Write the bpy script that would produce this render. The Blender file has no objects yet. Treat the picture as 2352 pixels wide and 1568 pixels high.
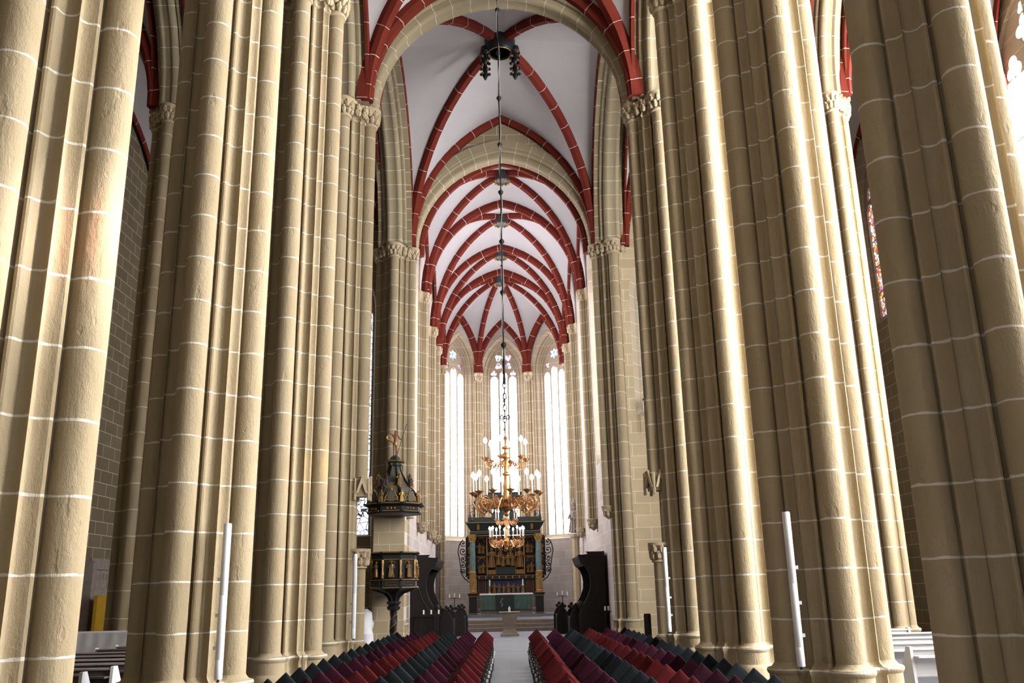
import bpy, bmesh, math, random
from mathutils import Vector, Matrix
random.seed(7)
PI = math.pi
SC = bpy.context.scene
COL = SC.collection
R_ = math.radians

# ------------------------------------------------------------------ camera, world, exposure
def setup_camera():
    cx, cy = 1176.0, 784.0
    v1 = (1172.0, 1357.0)          # vanishing point of the nave axis
    vu = (1020.0, -6500.0)         # vanishing point of the verticals
    a = (v1[0] - cx, v1[1] - cy); b = (vu[0] - cx, vu[1] - cy)
    f = math.sqrt(-(a[0] * b[0] + a[1] * b[1]))
    d1 = Vector((a[0] / f, -a[1] / f, -1)).normalized()
    d2 = Vector((b[0] / f, -b[1] / f, -1)).normalized()
    d0 = d1.cross(d2)
    rot = Matrix((d0, d1, d2))     # rows: camera axes expressed per world axis
    cam = bpy.data.cameras.new('camera')
    cam.sensor_width = 36.0
    cam.lens = f / 2352.0 * 36.0
    cam.clip_end = 300
    o = bpy.data.objects.new('camera', cam)
    o.matrix_world = Matrix.Translation((0, 0, 2.0)) @ rot.to_4x4()
    COL.objects.link(o)
    SC.camera = o
setup_camera()

W = bpy.data.worlds.new('world'); SC.world = W; W.use_nodes = True
W.node_tree.nodes['Background'].inputs[0].default_value = (0.75, 0.85, 1.0, 1)
W.node_tree.nodes['Background'].inputs[1].default_value = 0.0
SC.view_settings.view_transform = 'Standard'
SC.view_settings.look = 'None'
SC.view_settings.gamma = 1.0
SC.view_settings.exposure = 0.0
SC.view_settings.use_curve_mapping = False
SC.cycles.use_denoising = True
SC.cycles.max_bounces = 7
SC.cycles.diffuse_bounces = 2
SC.cycles.glossy_bounces = 3
SC.cycles.sample_clamp_indirect = 6.0
SC.cycles.caustics_reflective = False
SC.cycles.caustics_refractive = False
SOUTH = 88.0
SOUTHWEST = 5.0      # radiance of the daylit glass
EAST = 17.5
WEST = 0.4

def added_sunbeam(src, dst, col, power, deg):
    l = bpy.data.lights.new('added_sunbeam', 'SPOT'); l.energy = power; l.color = col; l.spot_size = R_(deg); l.spot_blend = 1.0; l.shadow_soft_size = 0.25
    o = bpy.data.objects.new('added_sunbeam', l); o.location = src
    o.rotation_euler = (Vector(dst) - Vector(src)).to_track_quat('-Z', 'Y').to_euler(); COL.objects.link(o)
# spot lamps added inside the opaque south panes, standing in for sunlight on northern pillars
added_sunbeam((15.7, 17.6, 12.5), (-4.2, 8.3, 4.8), (1.0, 0.98, 0.94), 30000, 24)  # broad spot added to brighten the nearest left pillar
added_sunbeam((15.7, 5.9, 14.0), (-3.95, 8.4, 5.5), (0.95, 0.97, 1.0), 40000, 6)
added_sunbeam((15.7, 6.4, 14.5), (-3.95, 8.4, 5.6), (1.0, 0.4, 0.3), 60000, 2.8)
added_sunbeam((15.7, 23.2, 13.0), (-4.05, 19.5, 4.7), (1.0, 0.62, 0.15), 45000, 2.6)
added_sunbeam((15.7, 24.0, 13.0), (-4.05, 25.2, 5.4), (1.0, 0.45, 0.30), 30000, 2.6)

# ------------------------------------------------------------------ node materials
def mat(name):
    m = bpy.data.materials.new(name); m.use_nodes = True
    nt = m.node_tree
    for n in list(nt.nodes): nt.nodes.remove(n)
    out = nt.nodes.new('ShaderNodeOutputMaterial')
    return m, nt, out
def N(nt, t, **kw):
    n = nt.nodes.new(t)
    for k, v in kw.items():
        if k.startswith('i_'):
            key = k[2:]
            key = int(key) if key.isdigit() else key.replace('_', ' ')
            n.inputs[key].default_value = v
        else: setattr(n, k, v)
    return n
def L(nt, a, b): nt.links.new(a, b)
def math_n(nt, op, a, b=None, c=None):
    n = nt.nodes.new('ShaderNodeMath'); n.operation = op
    for i, x in enumerate((a, b, c)):
        if x is None: continue
        if isinstance(x, (int, float)): n.inputs[i].default_value = x
        else: L(nt, x, n.inputs[i])
    return n.outputs[0]
def mixc(nt, fac, a, b, mode='MIX'):
    n = nt.nodes.new('ShaderNodeMix'); n.data_type = 'RGBA'; n.blend_type = mode
    for sock, x in ((n.inputs[0], fac), (n.inputs[6], a), (n.inputs[7], b)):
        if isinstance(x, (int, float)): sock.default_value = x
        elif isinstance(x, tuple): sock.default_value = (*x[:3], 1)
        else: L(nt, x, sock)
    return n.outputs[2]
def noise(nt, vec, scale, detail=3, rough=0.55):
    n = N(nt, 'ShaderNodeTexNoise'); n.inputs['Scale'].default_value = scale
    n.inputs['Detail'].default_value = detail; n.inputs['Roughness'].default_value = rough
    if vec is not None: L(nt, vec, n.inputs['Vector'])
    return n.outputs[0]
def ramp(nt, fac, lo, hi):
    n = N(nt, 'ShaderNodeMapRange'); n.inputs[1].default_value = lo; n.inputs[2].default_value = hi
    L(nt, fac, n.inputs[0]); return n.outputs[0]
def principled(nt, out, col, rough=0.8, metal=0.0, bump=None, bs=0.3, bd=0.02, spec=0.3):
    p = N(nt, 'ShaderNodeBsdfPrincipled')
    if isinstance(col, tuple): p.inputs['Base Color'].default_value = (*col[:3], 1)
    else: L(nt, col, p.inputs['Base Color'])
    p.inputs['Roughness'].default_value = rough
    p.inputs['Metallic'].default_value = metal
    p.inputs['Specular IOR Level'].default_value = spec
    if bump is not None:
        b = N(nt, 'ShaderNodeBump'); b.inputs['Strength'].default_value = bs; b.inputs['Distance'].default_value = bd
        L(nt, bump, b.inputs['Height']); L(nt, b.outputs[0], p.inputs['Normal'])
    L(nt, p.outputs[0], out.inputs[0]); return p
def plain(name, col, rough=0.6, metal=0.0, var=0.12, scale=8.0, bs=0.15):
    m, nt, out = mat(name)
    tc = N(nt, 'ShaderNodeTexCoord')
    f = noise(nt, tc.outputs['Object'], scale)
    c = mixc(nt, f, tuple(x * (1 - var) for x in col), tuple(min(1, x * (1 + var)) for x in col))
    principled(nt, out, c, rough, metal, f, bs, 0.01)
    return m

MORTAR = (0.56, 0.53, 0.465)
def coursed(name, ca, cb, axis='z', h=0.71, off=0.79, line=0.025, uv=False, mortar=MORTAR, bs=0.5):
    """stone with thin painted joints at regular distances along one axis (or along the UV of a swept arch)"""
    m, nt, out = mat(name)
    tc = N(nt, 'ShaderNodeTexCoord')
    sep = N(nt, 'ShaderNodeSeparateXYZ')
    L(nt, tc.outputs['UV' if uv else 'Object'], sep.inputs[0])
    z = sep.outputs[{'x': 0, 'y': 1, 'z': 2}[axis]]
    wob = noise(nt, tc.outputs['Object'], 2.2, 2)
    z2 = math_n(nt, 'ADD', z, math_n(nt, 'MULTIPLY', math_n(nt, 'SUBTRACT', wob, 0.5), 0.03))
    k = math_n(nt, 'DIVIDE', math_n(nt, 'SUBTRACT', z2, off - 50 * h), h)
    fr = math_n(nt, 'FRACT', k)
    wid = math_n(nt, 'MULTIPLY', noise(nt, tc.outputs['Object'], 5.0, 2), line * 2.0 / h)
    ln = math_n(nt, 'LESS_THAN', fr, wid)
    wn = N(nt, 'ShaderNodeTexWhiteNoise'); wn.noise_dimensions = '1D'
    L(nt, math_n(nt, 'FLOOR', k), wn.inputs['W'])
    big = noise(nt, tc.outputs['Object'], 0.9, 4, 0.6)
    t = math_n(nt, 'ADD', math_n(nt, 'MULTIPLY', ramp(nt, big, 0.3, 0.7), 0.65), math_n(nt, 'MULTIPLY', wn.outputs[0], 0.35))
    c = mixc(nt, t, ca, cb)
    fine = noise(nt, tc.outputs['Object'], 26.0, 4, 0.65)
    c = mixc(nt, math_n(nt, 'MULTIPLY', ramp(nt, fine, 0.62, 0.8), 0.35), c, tuple(x * 0.5 for x in ca))
    c = mixc(nt, ln, c, mortar)
    mp = N(nt, 'ShaderNodeMapping'); mp.inputs['Scale'].default_value = (1, 1, 0.45)
    L(nt, tc.outputs['Object'], mp.inputs[0])
    pit = noise(nt, mp.outputs[0], 14.0, 5, 0.7)
    hole = ramp(nt, noise(nt, mp.outputs[0], 7.0, 3, 0.6), 0.60, 0.72)
    hgt = math_n(nt, 'SUBTRACT', pit, math_n(nt, 'MULTIPLY', hole, 0.6))
    principled(nt, out, c, 0.9, 0, hgt, bs, 0.04, 0.15)
    return m
def ashlar(name, ca, cb, bw=1.05, rh=0.49, mortar=MORTAR, ms=0.011):
    m, nt, out = mat(name)
    tc = N(nt, 'ShaderNodeTexCoord')
    b = N(nt, 'ShaderNodeTexBrick'); b.offset = 0.43; b.squash = 1.0
    b.inputs['Scale'].default_value = 1.0; b.inputs['Mortar Size'].default_value = ms
    b.inputs['Mortar Smooth'].default_value = 0.0
    b.inputs['Brick Width'].default_value = bw; b.inputs['Row Height'].default_value = rh
    b.inputs['Color1'].default_value = (*ca, 1); b.inputs['Color2'].default_value = (*cb, 1); b.inputs['Mortar'].default_value = (*mortar, 1)
    b.inputs['Bias'].default_value = -0.1
    L(nt, tc.outputs['Object'], b.inputs['Vector'])
    f = noise(nt, tc.outputs['Object'], 1.3, 4)
    c = mixc(nt, 1.0, b.outputs[0], mixc(nt, f, (0.82, 0.82, 0.82), (1.12, 1.1, 1.08)), 'MULTIPLY')
    pit = noise(nt, tc.outputs['Object'], 14.0, 4, 0.7)
    principled(nt, out, c, 0.9, 0, pit, 0.35, 0.02, 0.15)
    return m

SA, SB = (0.282, 0.219, 0.133), (0.342, 0.275, 0.178)
M = {}
M['stone'] = coursed('sandstone courses', SA, SB)
M['stone_y'] = coursed('sandstone jambs', (0.37, 0.30, 0.21), (0.44, 0.37, 0.27), axis='y', h=0.62, off=0.2)
M['arch'] = coursed('sandstone voussoirs', (0.27, 0.22, 0.14), (0.32, 0.265, 0.175), axis='x', uv=True, h=0.62, off=0.3, line=0.02, bs=0.3)
M['red'] = coursed('red painted ribs', (0.115, 0.017, 0.010), (0.15, 0.023, 0.013), axis='x', uv=True, h=1.0, off=0.5, line=0.022, mortar=(0.60, 0.53, 0.47), bs=0.15)
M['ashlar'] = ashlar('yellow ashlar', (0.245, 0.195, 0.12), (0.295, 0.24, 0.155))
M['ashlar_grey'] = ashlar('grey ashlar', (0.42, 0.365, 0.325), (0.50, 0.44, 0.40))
M['ashlar_shaded'] = ashlar('shaded ashlar', (0.17, 0.135, 0.085), (0.205, 0.165, 0.11))  # yellow ashlar darkened, north wall shade put into the colour
M['ashlar_lit'] = ashlar('lit ashlar tone', (0.40, 0.32, 0.20), (0.46, 0.375, 0.25))  # yellow ashlar brightened, light on pier foot and transept wall painted in
M['plaster'] = plain('white plaster', (0.385, 0.364, 0.362), 0.95, 0, 0.05, 1.2, 0.05)
M['plainstone'] = plain('carved sandstone', (0.40, 0.32, 0.21), 0.9, 0, 0.18, 9, 0.5)
M['greystone'] = plain('grey stone', (0.19, 0.155, 0.12), 0.85, 0, 0.25, 7, 0.4)
M['wood'] = plain('black stained oak', (0.010, 0.0065, 0.0055), 0.55, 0, 0.4, 12, 0.3)
M['wood_brown'] = plain('brown wood', (0.05, 0.022, 0.014), 0.5, 0, 0.3, 10, 0.3)
M['black'] = plain('black lacquer', (0.012, 0.013, 0.014), 0.45, 0, 0.2, 10, 0.1)
M['darkgreen'] = plain('dark green paint', (0.017, 0.024, 0.022), 0.5, 0, 0.25, 6, 0.1)
M['slate'] = plain('dark slate grey', (0.085, 0.078, 0.06), 0.55, 0, 0.25, 6, 0.2)
M['gold'] = plain('gilding', (0.34, 0.21, 0.065), 0.42, 0.5, 0.35, 14, 0.4)
M['oldgold'] = plain('darkened gilding', (0.19, 0.105, 0.035), 0.45, 0.4, 0.5, 11, 0.5)
M['brass'] = plain('polished brass', (0.62, 0.33, 0.14), 0.32, 0.8, 0.2, 12, 0.1)
M['marble'] = plain('green marble', (0.11, 0.16, 0.15), 0.35, 0, 0.5, 5, 0.05)
M['cloth_green'] = plain('green cloth', (0.055, 0.095, 0.08), 0.85, 0, 0.3, 5, 0.2)
M['blue'] = plain('dark blue paint', (0.02, 0.03, 0.07), 0.6, 0, 0.3, 9, 0.1)
M['bossblue'] = plain('grey blue paint', (0.05, 0.06, 0.075), 0.6, 0, 0.3, 9, 0.2)
M['white'] = plain('white paint', (0.72, 0.73, 0.76), 0.45, 0, 0.04, 4, 0.02)
M['pew'] = plain('white pew paint', (0.66, 0.65, 0.66), 0.5, 0, 0.05, 4, 0.03)
M['linen'] = plain('white linen', (0.72, 0.70, 0.72), 0.9, 0, 0.06, 6, 0.2)
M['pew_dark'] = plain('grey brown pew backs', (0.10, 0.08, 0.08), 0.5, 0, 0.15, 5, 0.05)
M['pew_rail'] = plain('mid grey pew rail', (0.34, 0.30, 0.29), 0.5, 0, 0.12, 5, 0.05)  # left pew rails, greyer than the white pew ends
M['pew_blue'] = plain('navy seat pad', (0.02, 0.025, 0.06), 0.8, 0, 0.2, 9, 0.1)
M['candle'] = plain('white wax', (0.85, 0.82, 0.74), 0.6, 0, 0.03, 4, 0.02)
M['iron'] = plain('black iron', (0.02, 0.019, 0.018), 0.5, 0.6, 0.2, 9, 0.1)
M['steel'] = plain('pale steel cable', (0.42, 0.42, 0.40), 0.4, 0.3, 0.1, 9, 0.05)
M['yellow'] = plain('ochre paint', (0.42, 0.24, 0.015), 0.7, 0, 0.2, 5, 0.1)
M['flesh'] = plain('painted figure', (0.20, 0.09, 0.05), 0.6, 0, 0.3, 12, 0.2)
M['tomb'] = plain('weathered tombstone', (0.27, 0.225, 0.20), 0.9, 0, 0.35, 5, 0.8)

def floor_mat():
    m, nt, out = mat('grey floor slabs')
    tc = N(nt, 'ShaderNodeTexCoord')
    b = N(nt, 'ShaderNodeTexBrick'); b.inputs['Scale'].default_value = 1.0
    b.inputs['Brick Width'].default_value = 1.1; b.inputs['Row Height'].default_value = 0.62; b.inputs['Mortar Size'].default_value = 0.006
    b.inputs['Color1'].default_value = (0.18, 0.178, 0.195, 1); b.inputs['Color2'].default_value = (0.145, 0.143, 0.157, 1); b.inputs['Mortar'].default_value = (0.12, 0.12, 0.12, 1)
    L(nt, tc.outputs['Object'], b.inputs['Vector'])
    f = noise(nt, tc.outputs['Object'], 2.5, 4)
    c = mixc(nt, 1.0, b.outputs[0], mixc(nt, f, (0.85, 0.85, 0.86), (1.08, 1.08, 1.08)), 'MULTIPLY')
    principled(nt, out, c, 0.6, 0, f, 0.1, 0.01, 0.25)
    return m
M['floor'] = floor_mat()
def fabric(name, col):
    m, nt, out = mat(name)
    oi = N(nt, 'ShaderNodeObjectInfo')
    tc = N(nt, 'ShaderNodeTexCoord')
    r = oi.outputs['Random']
    lo = tuple(x * 0.62 for x in col); hi = tuple(x * 1.15 for x in col)
    c = mixc(nt, r, lo, hi)
    f = noise(nt, tc.outputs['Object'], 60, 2)
    p = principled(nt, out, c, 0.95, 0, f, 0.3, 0.004, 0.1)
    p.inputs['Sheen Weight'].default_value = 0.05
    return m
M['fab_red'] = fabric('dark red fabric', (0.075, 0.007, 0.008))
M['fab_purple'] = fabric('purple fabric', (0.034, 0.005, 0.014))
M['fab_grey'] = fabric('charcoal fabric', (0.013, 0.017, 0.020))
def emit(name, col, s, sampling=None):
    m, nt, out = mat(name)
    e = N(nt, 'ShaderNodeEmission'); e.inputs[0].default_value = (*col, 1); e.inputs[1].default_value = s
    L(nt, e.outputs[0], out.inputs[0])
    if sampling: m.cycles.emission_sampling = sampling
    return m
def stained(name, s, tint=(1, 1, 1), cols=None, scale=7.0):
    m, nt, out = mat(name)
    tc = N(nt, 'ShaderNodeTexCoord')
    v = N(nt, 'ShaderNodeTexVoronoi'); v.inputs['Scale'].default_value = scale
    L(nt, tc.outputs['Object'], v.inputs['Vector'])
    sp = N(nt, 'ShaderNodeSeparateColor'); L(nt, v.outputs['Color'], sp.inputs[0])
    cr = N(nt, 'ShaderNodeValToRGB'); el = cr.color_ramp.elements
    cols = cols or [(0.9, 0.92, 1.0), (0.25, 0.35, 0.95), (0.95, 0.95, 1.0), (0.65, 0.10, 0.25), (0.35, 0.6, 0.9)]
    cr.color_ramp.interpolation = 'CONSTANT'
    el[0].position = 0; el[0].color = (*cols[0], 1); el[1].position = 1 / len(cols); el[1].color = (*cols[1], 1)
    for i in range(2, len(cols)):
        e = el.new(i / len(cols)); e.color = (*cols[i], 1)
    L(nt, sp.outputs[0], cr.inputs[0])
    d = N(nt, 'ShaderNodeTexVoronoi'); d.feature = 'DISTANCE_TO_EDGE'; d.inputs['Scale'].default_value = scale
    L(nt, tc.outputs['Object'], d.inputs['Vector'])
    lead = math_n(nt, 'LESS_THAN', d.outputs['Distance'], 0.05)
    c = mixc(nt, lead, cr.outputs[0], (0.02, 0.02, 0.02))
    e = N(nt, 'ShaderNodeEmission'); L(nt, c, e.inputs[0]); e.inputs[1].default_value = s
    L(nt, e.outputs[0], out.inputs[0])
    return m
M['glass_south'] = emit('bright south glass', (1.0, 1.0, 1.0), SOUTH)
M['glass_southwest'] = emit('shaded south glass', (1.0, 0.985, 0.95), SOUTHWEST)
M['glass_nearest'] = emit('sunlit south glass', (1.0, 0.995, 0.98), SOUTH * 0.75)
M['glass_side'] = emit('soft south glass', (1.0, 1.0, 1.0), SOUTH * 0.3)
M['glass_pale'] = emit('pale transept glass', (0.95, 0.97, 1.0), 2.5)
M['glass_bright'] = emit('brightest south glass', (1.0, 1.0, 1.0), SOUTH * 1.15)
M['glass_east'] = emit('bright apse glass', (0.93, 0.92, 1.0), EAST)
M['glass_dim'] = stained('dim transept glass', 3.0)
M['glass_west'] = emit('pale west glass', (0.95, 0.97, 1.0), WEST)
M['glass_trace'] = stained('coloured tracery glass', 2.0, cols=[(0.9, 0.92, 1.0), (0.30, 0.40, 0.95), (0.95, 0.95, 1.0), (0.75, 0.72, 0.95), (0.70, 0.12, 0.22), (0.6, 0.8, 0.95), (0.9, 0.9, 1.0)])
M['glass_red'] = stained('red and white pictorial glass', 1.6, cols=[(0.9, 0.85, 0.75), (0.75, 0.12, 0.05), (0.95, 0.5, 0.15), (0.9, 0.9, 0.85), (0.3, 0.12, 0.08), (0.5, 0.25, 0.5)], scale=8.0)
M['glass_blue'] = stained('pale blue leaded glass', 3.0, cols=[(0.75, 0.85, 1.0), (0.55, 0.7, 1.0), (0.9, 0.9, 1.0), (0.9, 0.75, 0.9)], scale=4.0)
M['bulb'] = emit('lit candle bulb', (1.0, 0.93, 0.86), 14.0)

# ------------------------------------------------------------------ mesh building helpers
class MB:
    def __init__(s): s.v = []; s.f = []; s.uv = {}; s.sm = {}
    def add(s, vs, fs, smooth=False, uvs=None):
        o = len(s.v); s.v += [tuple(p) for p in vs]
        for i, f in enumerate(fs):
            if smooth: s.sm[len(s.f)] = True
            if uvs: s.uv[len(s.f)] = [uvs[k] for k in f]
            s.f.append([o + k for k in f])
        return s
    def box(s, c, size, rot=0.0, taper=1.0):
        x, y, z = (d / 2 for d in size)
        vs = []
        for dz, t in ((-z, 1.0), (z, taper)):
            for dx, dy in ((-x, -y), (x, -y), (x, y), (-x, y)):
                px, py = dx * t, dy * t
                vs.append((c[0] + px * math.cos(rot) - py * math.sin(rot), c[1] + px * math.sin(rot) + py * math.cos(rot), c[2] + dz))
        return s.add(vs, [(3, 2, 1, 0), (4, 5, 6, 7), (0, 1, 5, 4), (1, 2, 6, 5), (2, 3, 7, 6), (3, 0, 4, 7)])
    def bb(s, x0, x1, y0, y1, z0, z1):
        return s.box(((x0 + x1) / 2, (y0 + y1) / 2, (z0 + z1) / 2), (abs(x1 - x0), abs(y1 - y0), abs(z1 - z0)))
    def loft(s, rings, smooth=True, caps=True, closed=True, uvs=None):
        n = len(rings[0]); vs = [p for r in rings for p in r]; fs = []
        m = n if closed else n - 1
        for i in range(len(rings) - 1):
            for j in range(m):
                k = (j + 1) % n
                fs.append((i * n + j, i * n + k, (i + 1) * n + k, (i + 1) * n + j))
        s.add(vs, fs, smooth, uvs)
        if caps and closed:
            o = len(s.v) - len(vs)
            for base, rev in ((0, True), ((len(rings) - 1) * n, False)):
                ids = [o + base + j for j in range(n)]
                if uvs: s.uv[len(s.f)] = [uvs[base + j] for j in (range(n - 1, -1, -1) if rev else range(n))]
                s.f.append(ids[::-1] if rev else ids)
        return s
    def lathe(s, prof, c=(0, 0, 0), seg=16, rot=0.0, smooth=True, sx=1.0, sy=1.0):
        rings = [[(c[0] + sx * r * math.cos(rot + 2 * PI * j / seg), c[1] + sy * r * math.sin(rot + 2 * PI * j / seg), c[2] + z) for j in range(seg)] for r, z in prof]
        return s.loft(rings, smooth)
    def cyl(s, c, r, h, seg=12): return s.lathe([(r, 0), (r, h)], c, seg)
    def ball(s, c, r, seg=10, n=6, sc=(1, 1, 1)):
        rings = []
        for i in range(n + 1):
            a = -PI / 2 + PI * i / n
            rr = max(0.02, math.cos(a)) * r
            rings.append([(c[0] + sc[0] * rr * math.cos(2 * PI * j / seg), c[1] + sc[1] * rr * math.sin(2 * PI * j / seg), c[2] + sc[2] * r * math.sin(a)) for j in range(seg)])
        return s.loft(rings)
    def tube(s, pts, rad, seg=8, uv=False):
        pts = [Vector(p) for p in pts]; n = len(pts)
        rads = rad if isinstance(rad, (list, tuple)) else [rad] * n
        t0 = (pts[1] - pts[0]).normalized()
        up = Vector((0, 0, 1)) if abs(t0.z) < 0.9 else Vector((1, 0, 0))
        nrm = t0.cross(up).normalized(); rings = []
        for i in range(n):
            t = (pts[min(i + 1, n - 1)] - pts[max(i - 1, 0)]).normalized()
            nrm = (nrm - t * nrm.dot(t)).normalized(); b = t.cross(nrm)
            rings.append([tuple(pts[i] + rads[i] * (nrm * math.cos(2 * PI * j / seg) + b * math.sin(2 * PI * j / seg))) for j in range(seg)])
        return s.loft(rings)
    def prism(s, poly, d0, d1, frame):
        """poly of (u,v); frame maps (u,v,d) to a world point"""
        n = len(poly)
        vs = [frame(u, v, d0) for u, v in poly] + [frame(u, v, d1) for u, v in poly]
        fs = [tuple(range(n - 1, -1, -1)), tuple(range(n, 2 * n))] + [(i, (i + 1) % n, n + (i + 1) % n, n + i) for i in range(n)]
        return s.add(vs, fs)
    def mesh(s, name, sharp=35):
        me = bpy.data.meshes.new(name)
        me.from_pydata(s.v, [], s.f)
        if s.uv:
            ul = me.uv_layers.new(name='UVMap')
            for p in me.polygons:
                u = s.uv.get(p.index)
                if u:
                    for li, c in zip(p.loop_indices, u): ul.data[li].uv = c
        for p in me.polygons: p.use_smooth = bool(s.sm.get(p.index))
        bm = bmesh.new(); bm.from_mesh(me); bmesh.ops.recalc_face_normals(bm, faces=bm.faces); bm.to_mesh(me); bm.free()
        if s.sm:
            try: me.set_sharp_from_angle(angle=R_(sharp))
            except Exception: pass
        return me
    def build(s, name, m, parent=None, loc=None, sharp=35):
        me = s.mesh(name, sharp); me.materials.append(m)
        return link(name, me, parent, loc)
def link(name, data, parent=None, loc=None):
    o = bpy.data.objects.new(name, data); COL.objects.link(o)
    if parent: o.parent = parent
    if loc: o.location = loc
    return o
def empty(name, loc=(0, 0, 0), rz=0.0):
    o = bpy.data.objects.new(name, None); o.empty_display_size = 0.2
    o.location = loc; o.rotation_euler = (0, 0, rz); COL.objects.link(o); return o
def tag(o, label=None, cat=None, group=None, kind=None):
    if label: o['label'] = label
    if cat: o['category'] = cat
    if group: o['group'] = group
    if kind: o['kind'] = kind
    return o
def copy_tree(o, parent=None):
    c = o.copy(); COL.objects.link(c); c.parent = parent
    for ch in list(o.children): copy_tree(ch, c)
    return c
def plate_mesh(name, outlines, thick):
    """flat slab in local XY with holes, thickness along local Z (0..-thick)"""
    cu = bpy.data.curves.new('outline', 'CURVE'); cu.dimensions = '2D'; cu.fill_mode = 'BOTH'
    cu.extrude = thick / 2
    for pts in outlines:
        sp = cu.splines.new('POLY'); sp.points.add(len(pts) - 1)
        for p, q in zip(sp.points, pts): p.co = (q[0], q[1], 0, 1)
        sp.use_cyclic_u = True
    o = bpy.data.objects.new('outline', cu); COL.objects.link(o)
    dg = bpy.context.evaluated_depsgraph_get(); dg.update()
    me = bpy.data.meshes.new_from_object(o.evaluated_get(dg)); me.name = name
    bpy.data.objects.remove(o); bpy.data.curves.remove(cu)
    me.transform(Matrix.Translation((0, 0, -thick / 2)))
    for p in me.polygons: p.use_smooth = False
    return me
def frame_mx(origin, xdir, up=(0, 0, 1)):
    """local x along xdir, local y up, local z towards the viewer side"""
    x = Vector(xdir).normalized(); y = Vector(up); z = x.cross(y)
    m = Matrix((x, y, z)).transposed().to_4x4(); m.translation = Vector(origin); return m
def plate(name, outlines, thick, m, mx, parent=None):
    me = plate_mesh(name, outlines, thick); me.materials.append(m)
    o = link(name, me, parent); o.matrix_world = mx; return o
def pointed(a, rise, spring, off=0.0, bottom=0.0, n=10):
    """pointed arch outline, half width a, centre x 0; grows by off; counter-clockwise from bottom left"""
    Rr = (a * a + rise * rise) / (2 * a); c = Rr - a
    Ro = Rr + off; th = math.acos(c / Ro)
    right = [(-c + Ro * math.cos(th * i / n), spring + Ro * math.sin(th * i / n)) for i in range(n + 1)]
    left = [(-x, y) for x, y in right[:-1]][::-1]
    return [(-(a + off), bottom), (a + off, bottom)] + right + left
def foil(cx, cy, r, n, rot=PI / 2, cnt=40):
    out = []
    for i in range(cnt):
        t = 2 * PI * i / cnt
        rr = r * (0.58 + 0.42 * abs(math.cos(n * (t - rot) / 2)))
        out.append((cx + rr * math.cos(t), cy + rr * math.sin(t)))
    return out

# ------------------------------------------------------------------ arches, ribs, vaults
def half_arc(p, q, n=14):
    """points from a springer p (vertical tangent) up to the apex q"""
    p = Vector(p); q = Vector(q); h = Vector((q.x - p.x, q.y - p.y, 0)); a = h.length; h = h / a; r = q.z - p.z
    out = []
    if r >= a:
        Rr = (a * a + r * r) / (2 * a); th = math.asin(min(1, r / Rr))
        for i in range(n + 1):
            t = th * i / n; out.append(p + h * (Rr * (1 - math.cos(t))) + Vector((0, 0, Rr * math.sin(t))))
    else:
        for i in range(n + 1):
            t = PI / 2 * i / n; out.append(p + h * (a * (1 - math.cos(t))) + Vector((0, 0, r * math.sin(t))))
    return out
def full_arc(p, q, apex_z, n=14):
    p = Vector(p); q = Vector(q); mid = (p + q) / 2; mid.z = apex_z
    return half_arc(p, mid, n) + half_arc(q, mid, n)[::-1][1:]
def sweep(mb, pts, prof, bdir):
    """sweep profile of (lateral, inward) points along an arch; bdir is the direction across the arch plane"""
    b = Vector(bdir).normalized(); n = len(pts); m = len(prof); rings = []; uvs = []; s = 0.0
    for i in range(n):
        t = (pts[min(i + 1, n - 1)] - pts[max(i - 1, 0)]).normalized()
        inn = t.cross(b).normalized()
        if i: s += (pts[i] - pts[i - 1]).length
        rings.append([tuple(pts[i] + b * u + inn * v) for u, v in prof])
        uvs += [(s, j / m) for j in range(m)]
    mb.loft(rings, True, True, True, uvs)
def arc_rolls(w, d):
    """moulded stone arch section: stepped outer order with rolls and a heavy inner order"""
    p = []
    def roll(cx, cy, r, a0, a1, n=5):
        for i in range(n + 1):
            a = R_(a0 + (a1 - a0) * i / n); p.append((cx + r * math.cos(a), cy + r * math.sin(a)))
    h = w / 2
    p.append((-h, -d)); p.append((-h, -d * 0.45)); p.append((-h + 0.05, -d * 0.42))
    roll(-h + 0.12, -d * 0.33, 0.07, 200, 80, 4)
    p.append((-h * 0.62, -d * 0.28)); p.append((-h * 0.60, -d * 0.12))
    roll(-h * 0.36, -0.06, 0.13, 190, 80, 5)
    p.append((-h * 0.16, 0.02)); 
    q = [(-x, y) for x, y in p][::-1]
    return p + q
RIB = [(-0.19, -0.30), (-0.19, 0.02), (-0.11, 0.17), (0.11, 0.17), (0.19, 0.02), (0.19, -0.30)]
RIBS = [(x * 0.72, y * 0.8) for x, y in RIB]
WEBUP = 0.10
vault_id = [0]
def rib_obj(pts, bdir, parent, prof=RIB, name='rib', m='red'):
    mb = MB(); sweep(mb, pts, prof, bdir); return mb.build(name, M[m], parent, sharp=25)
def web_cell(mb, bpts, dpts, n=6, bulge=0.12):
    rows = []
    for i in range(len(bpts)):
        row = []
        for j in range(n + 1):
            t = j / n; p = bpts[i].lerp(dpts[i], t)
            p = p + Vector((0, 0, WEBUP + bulge * math.sin(PI * t) * (i / len(bpts))))
            row.append(tuple(p))
        rows.append(row)
    mb.loft(rows, True, False, False)
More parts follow.
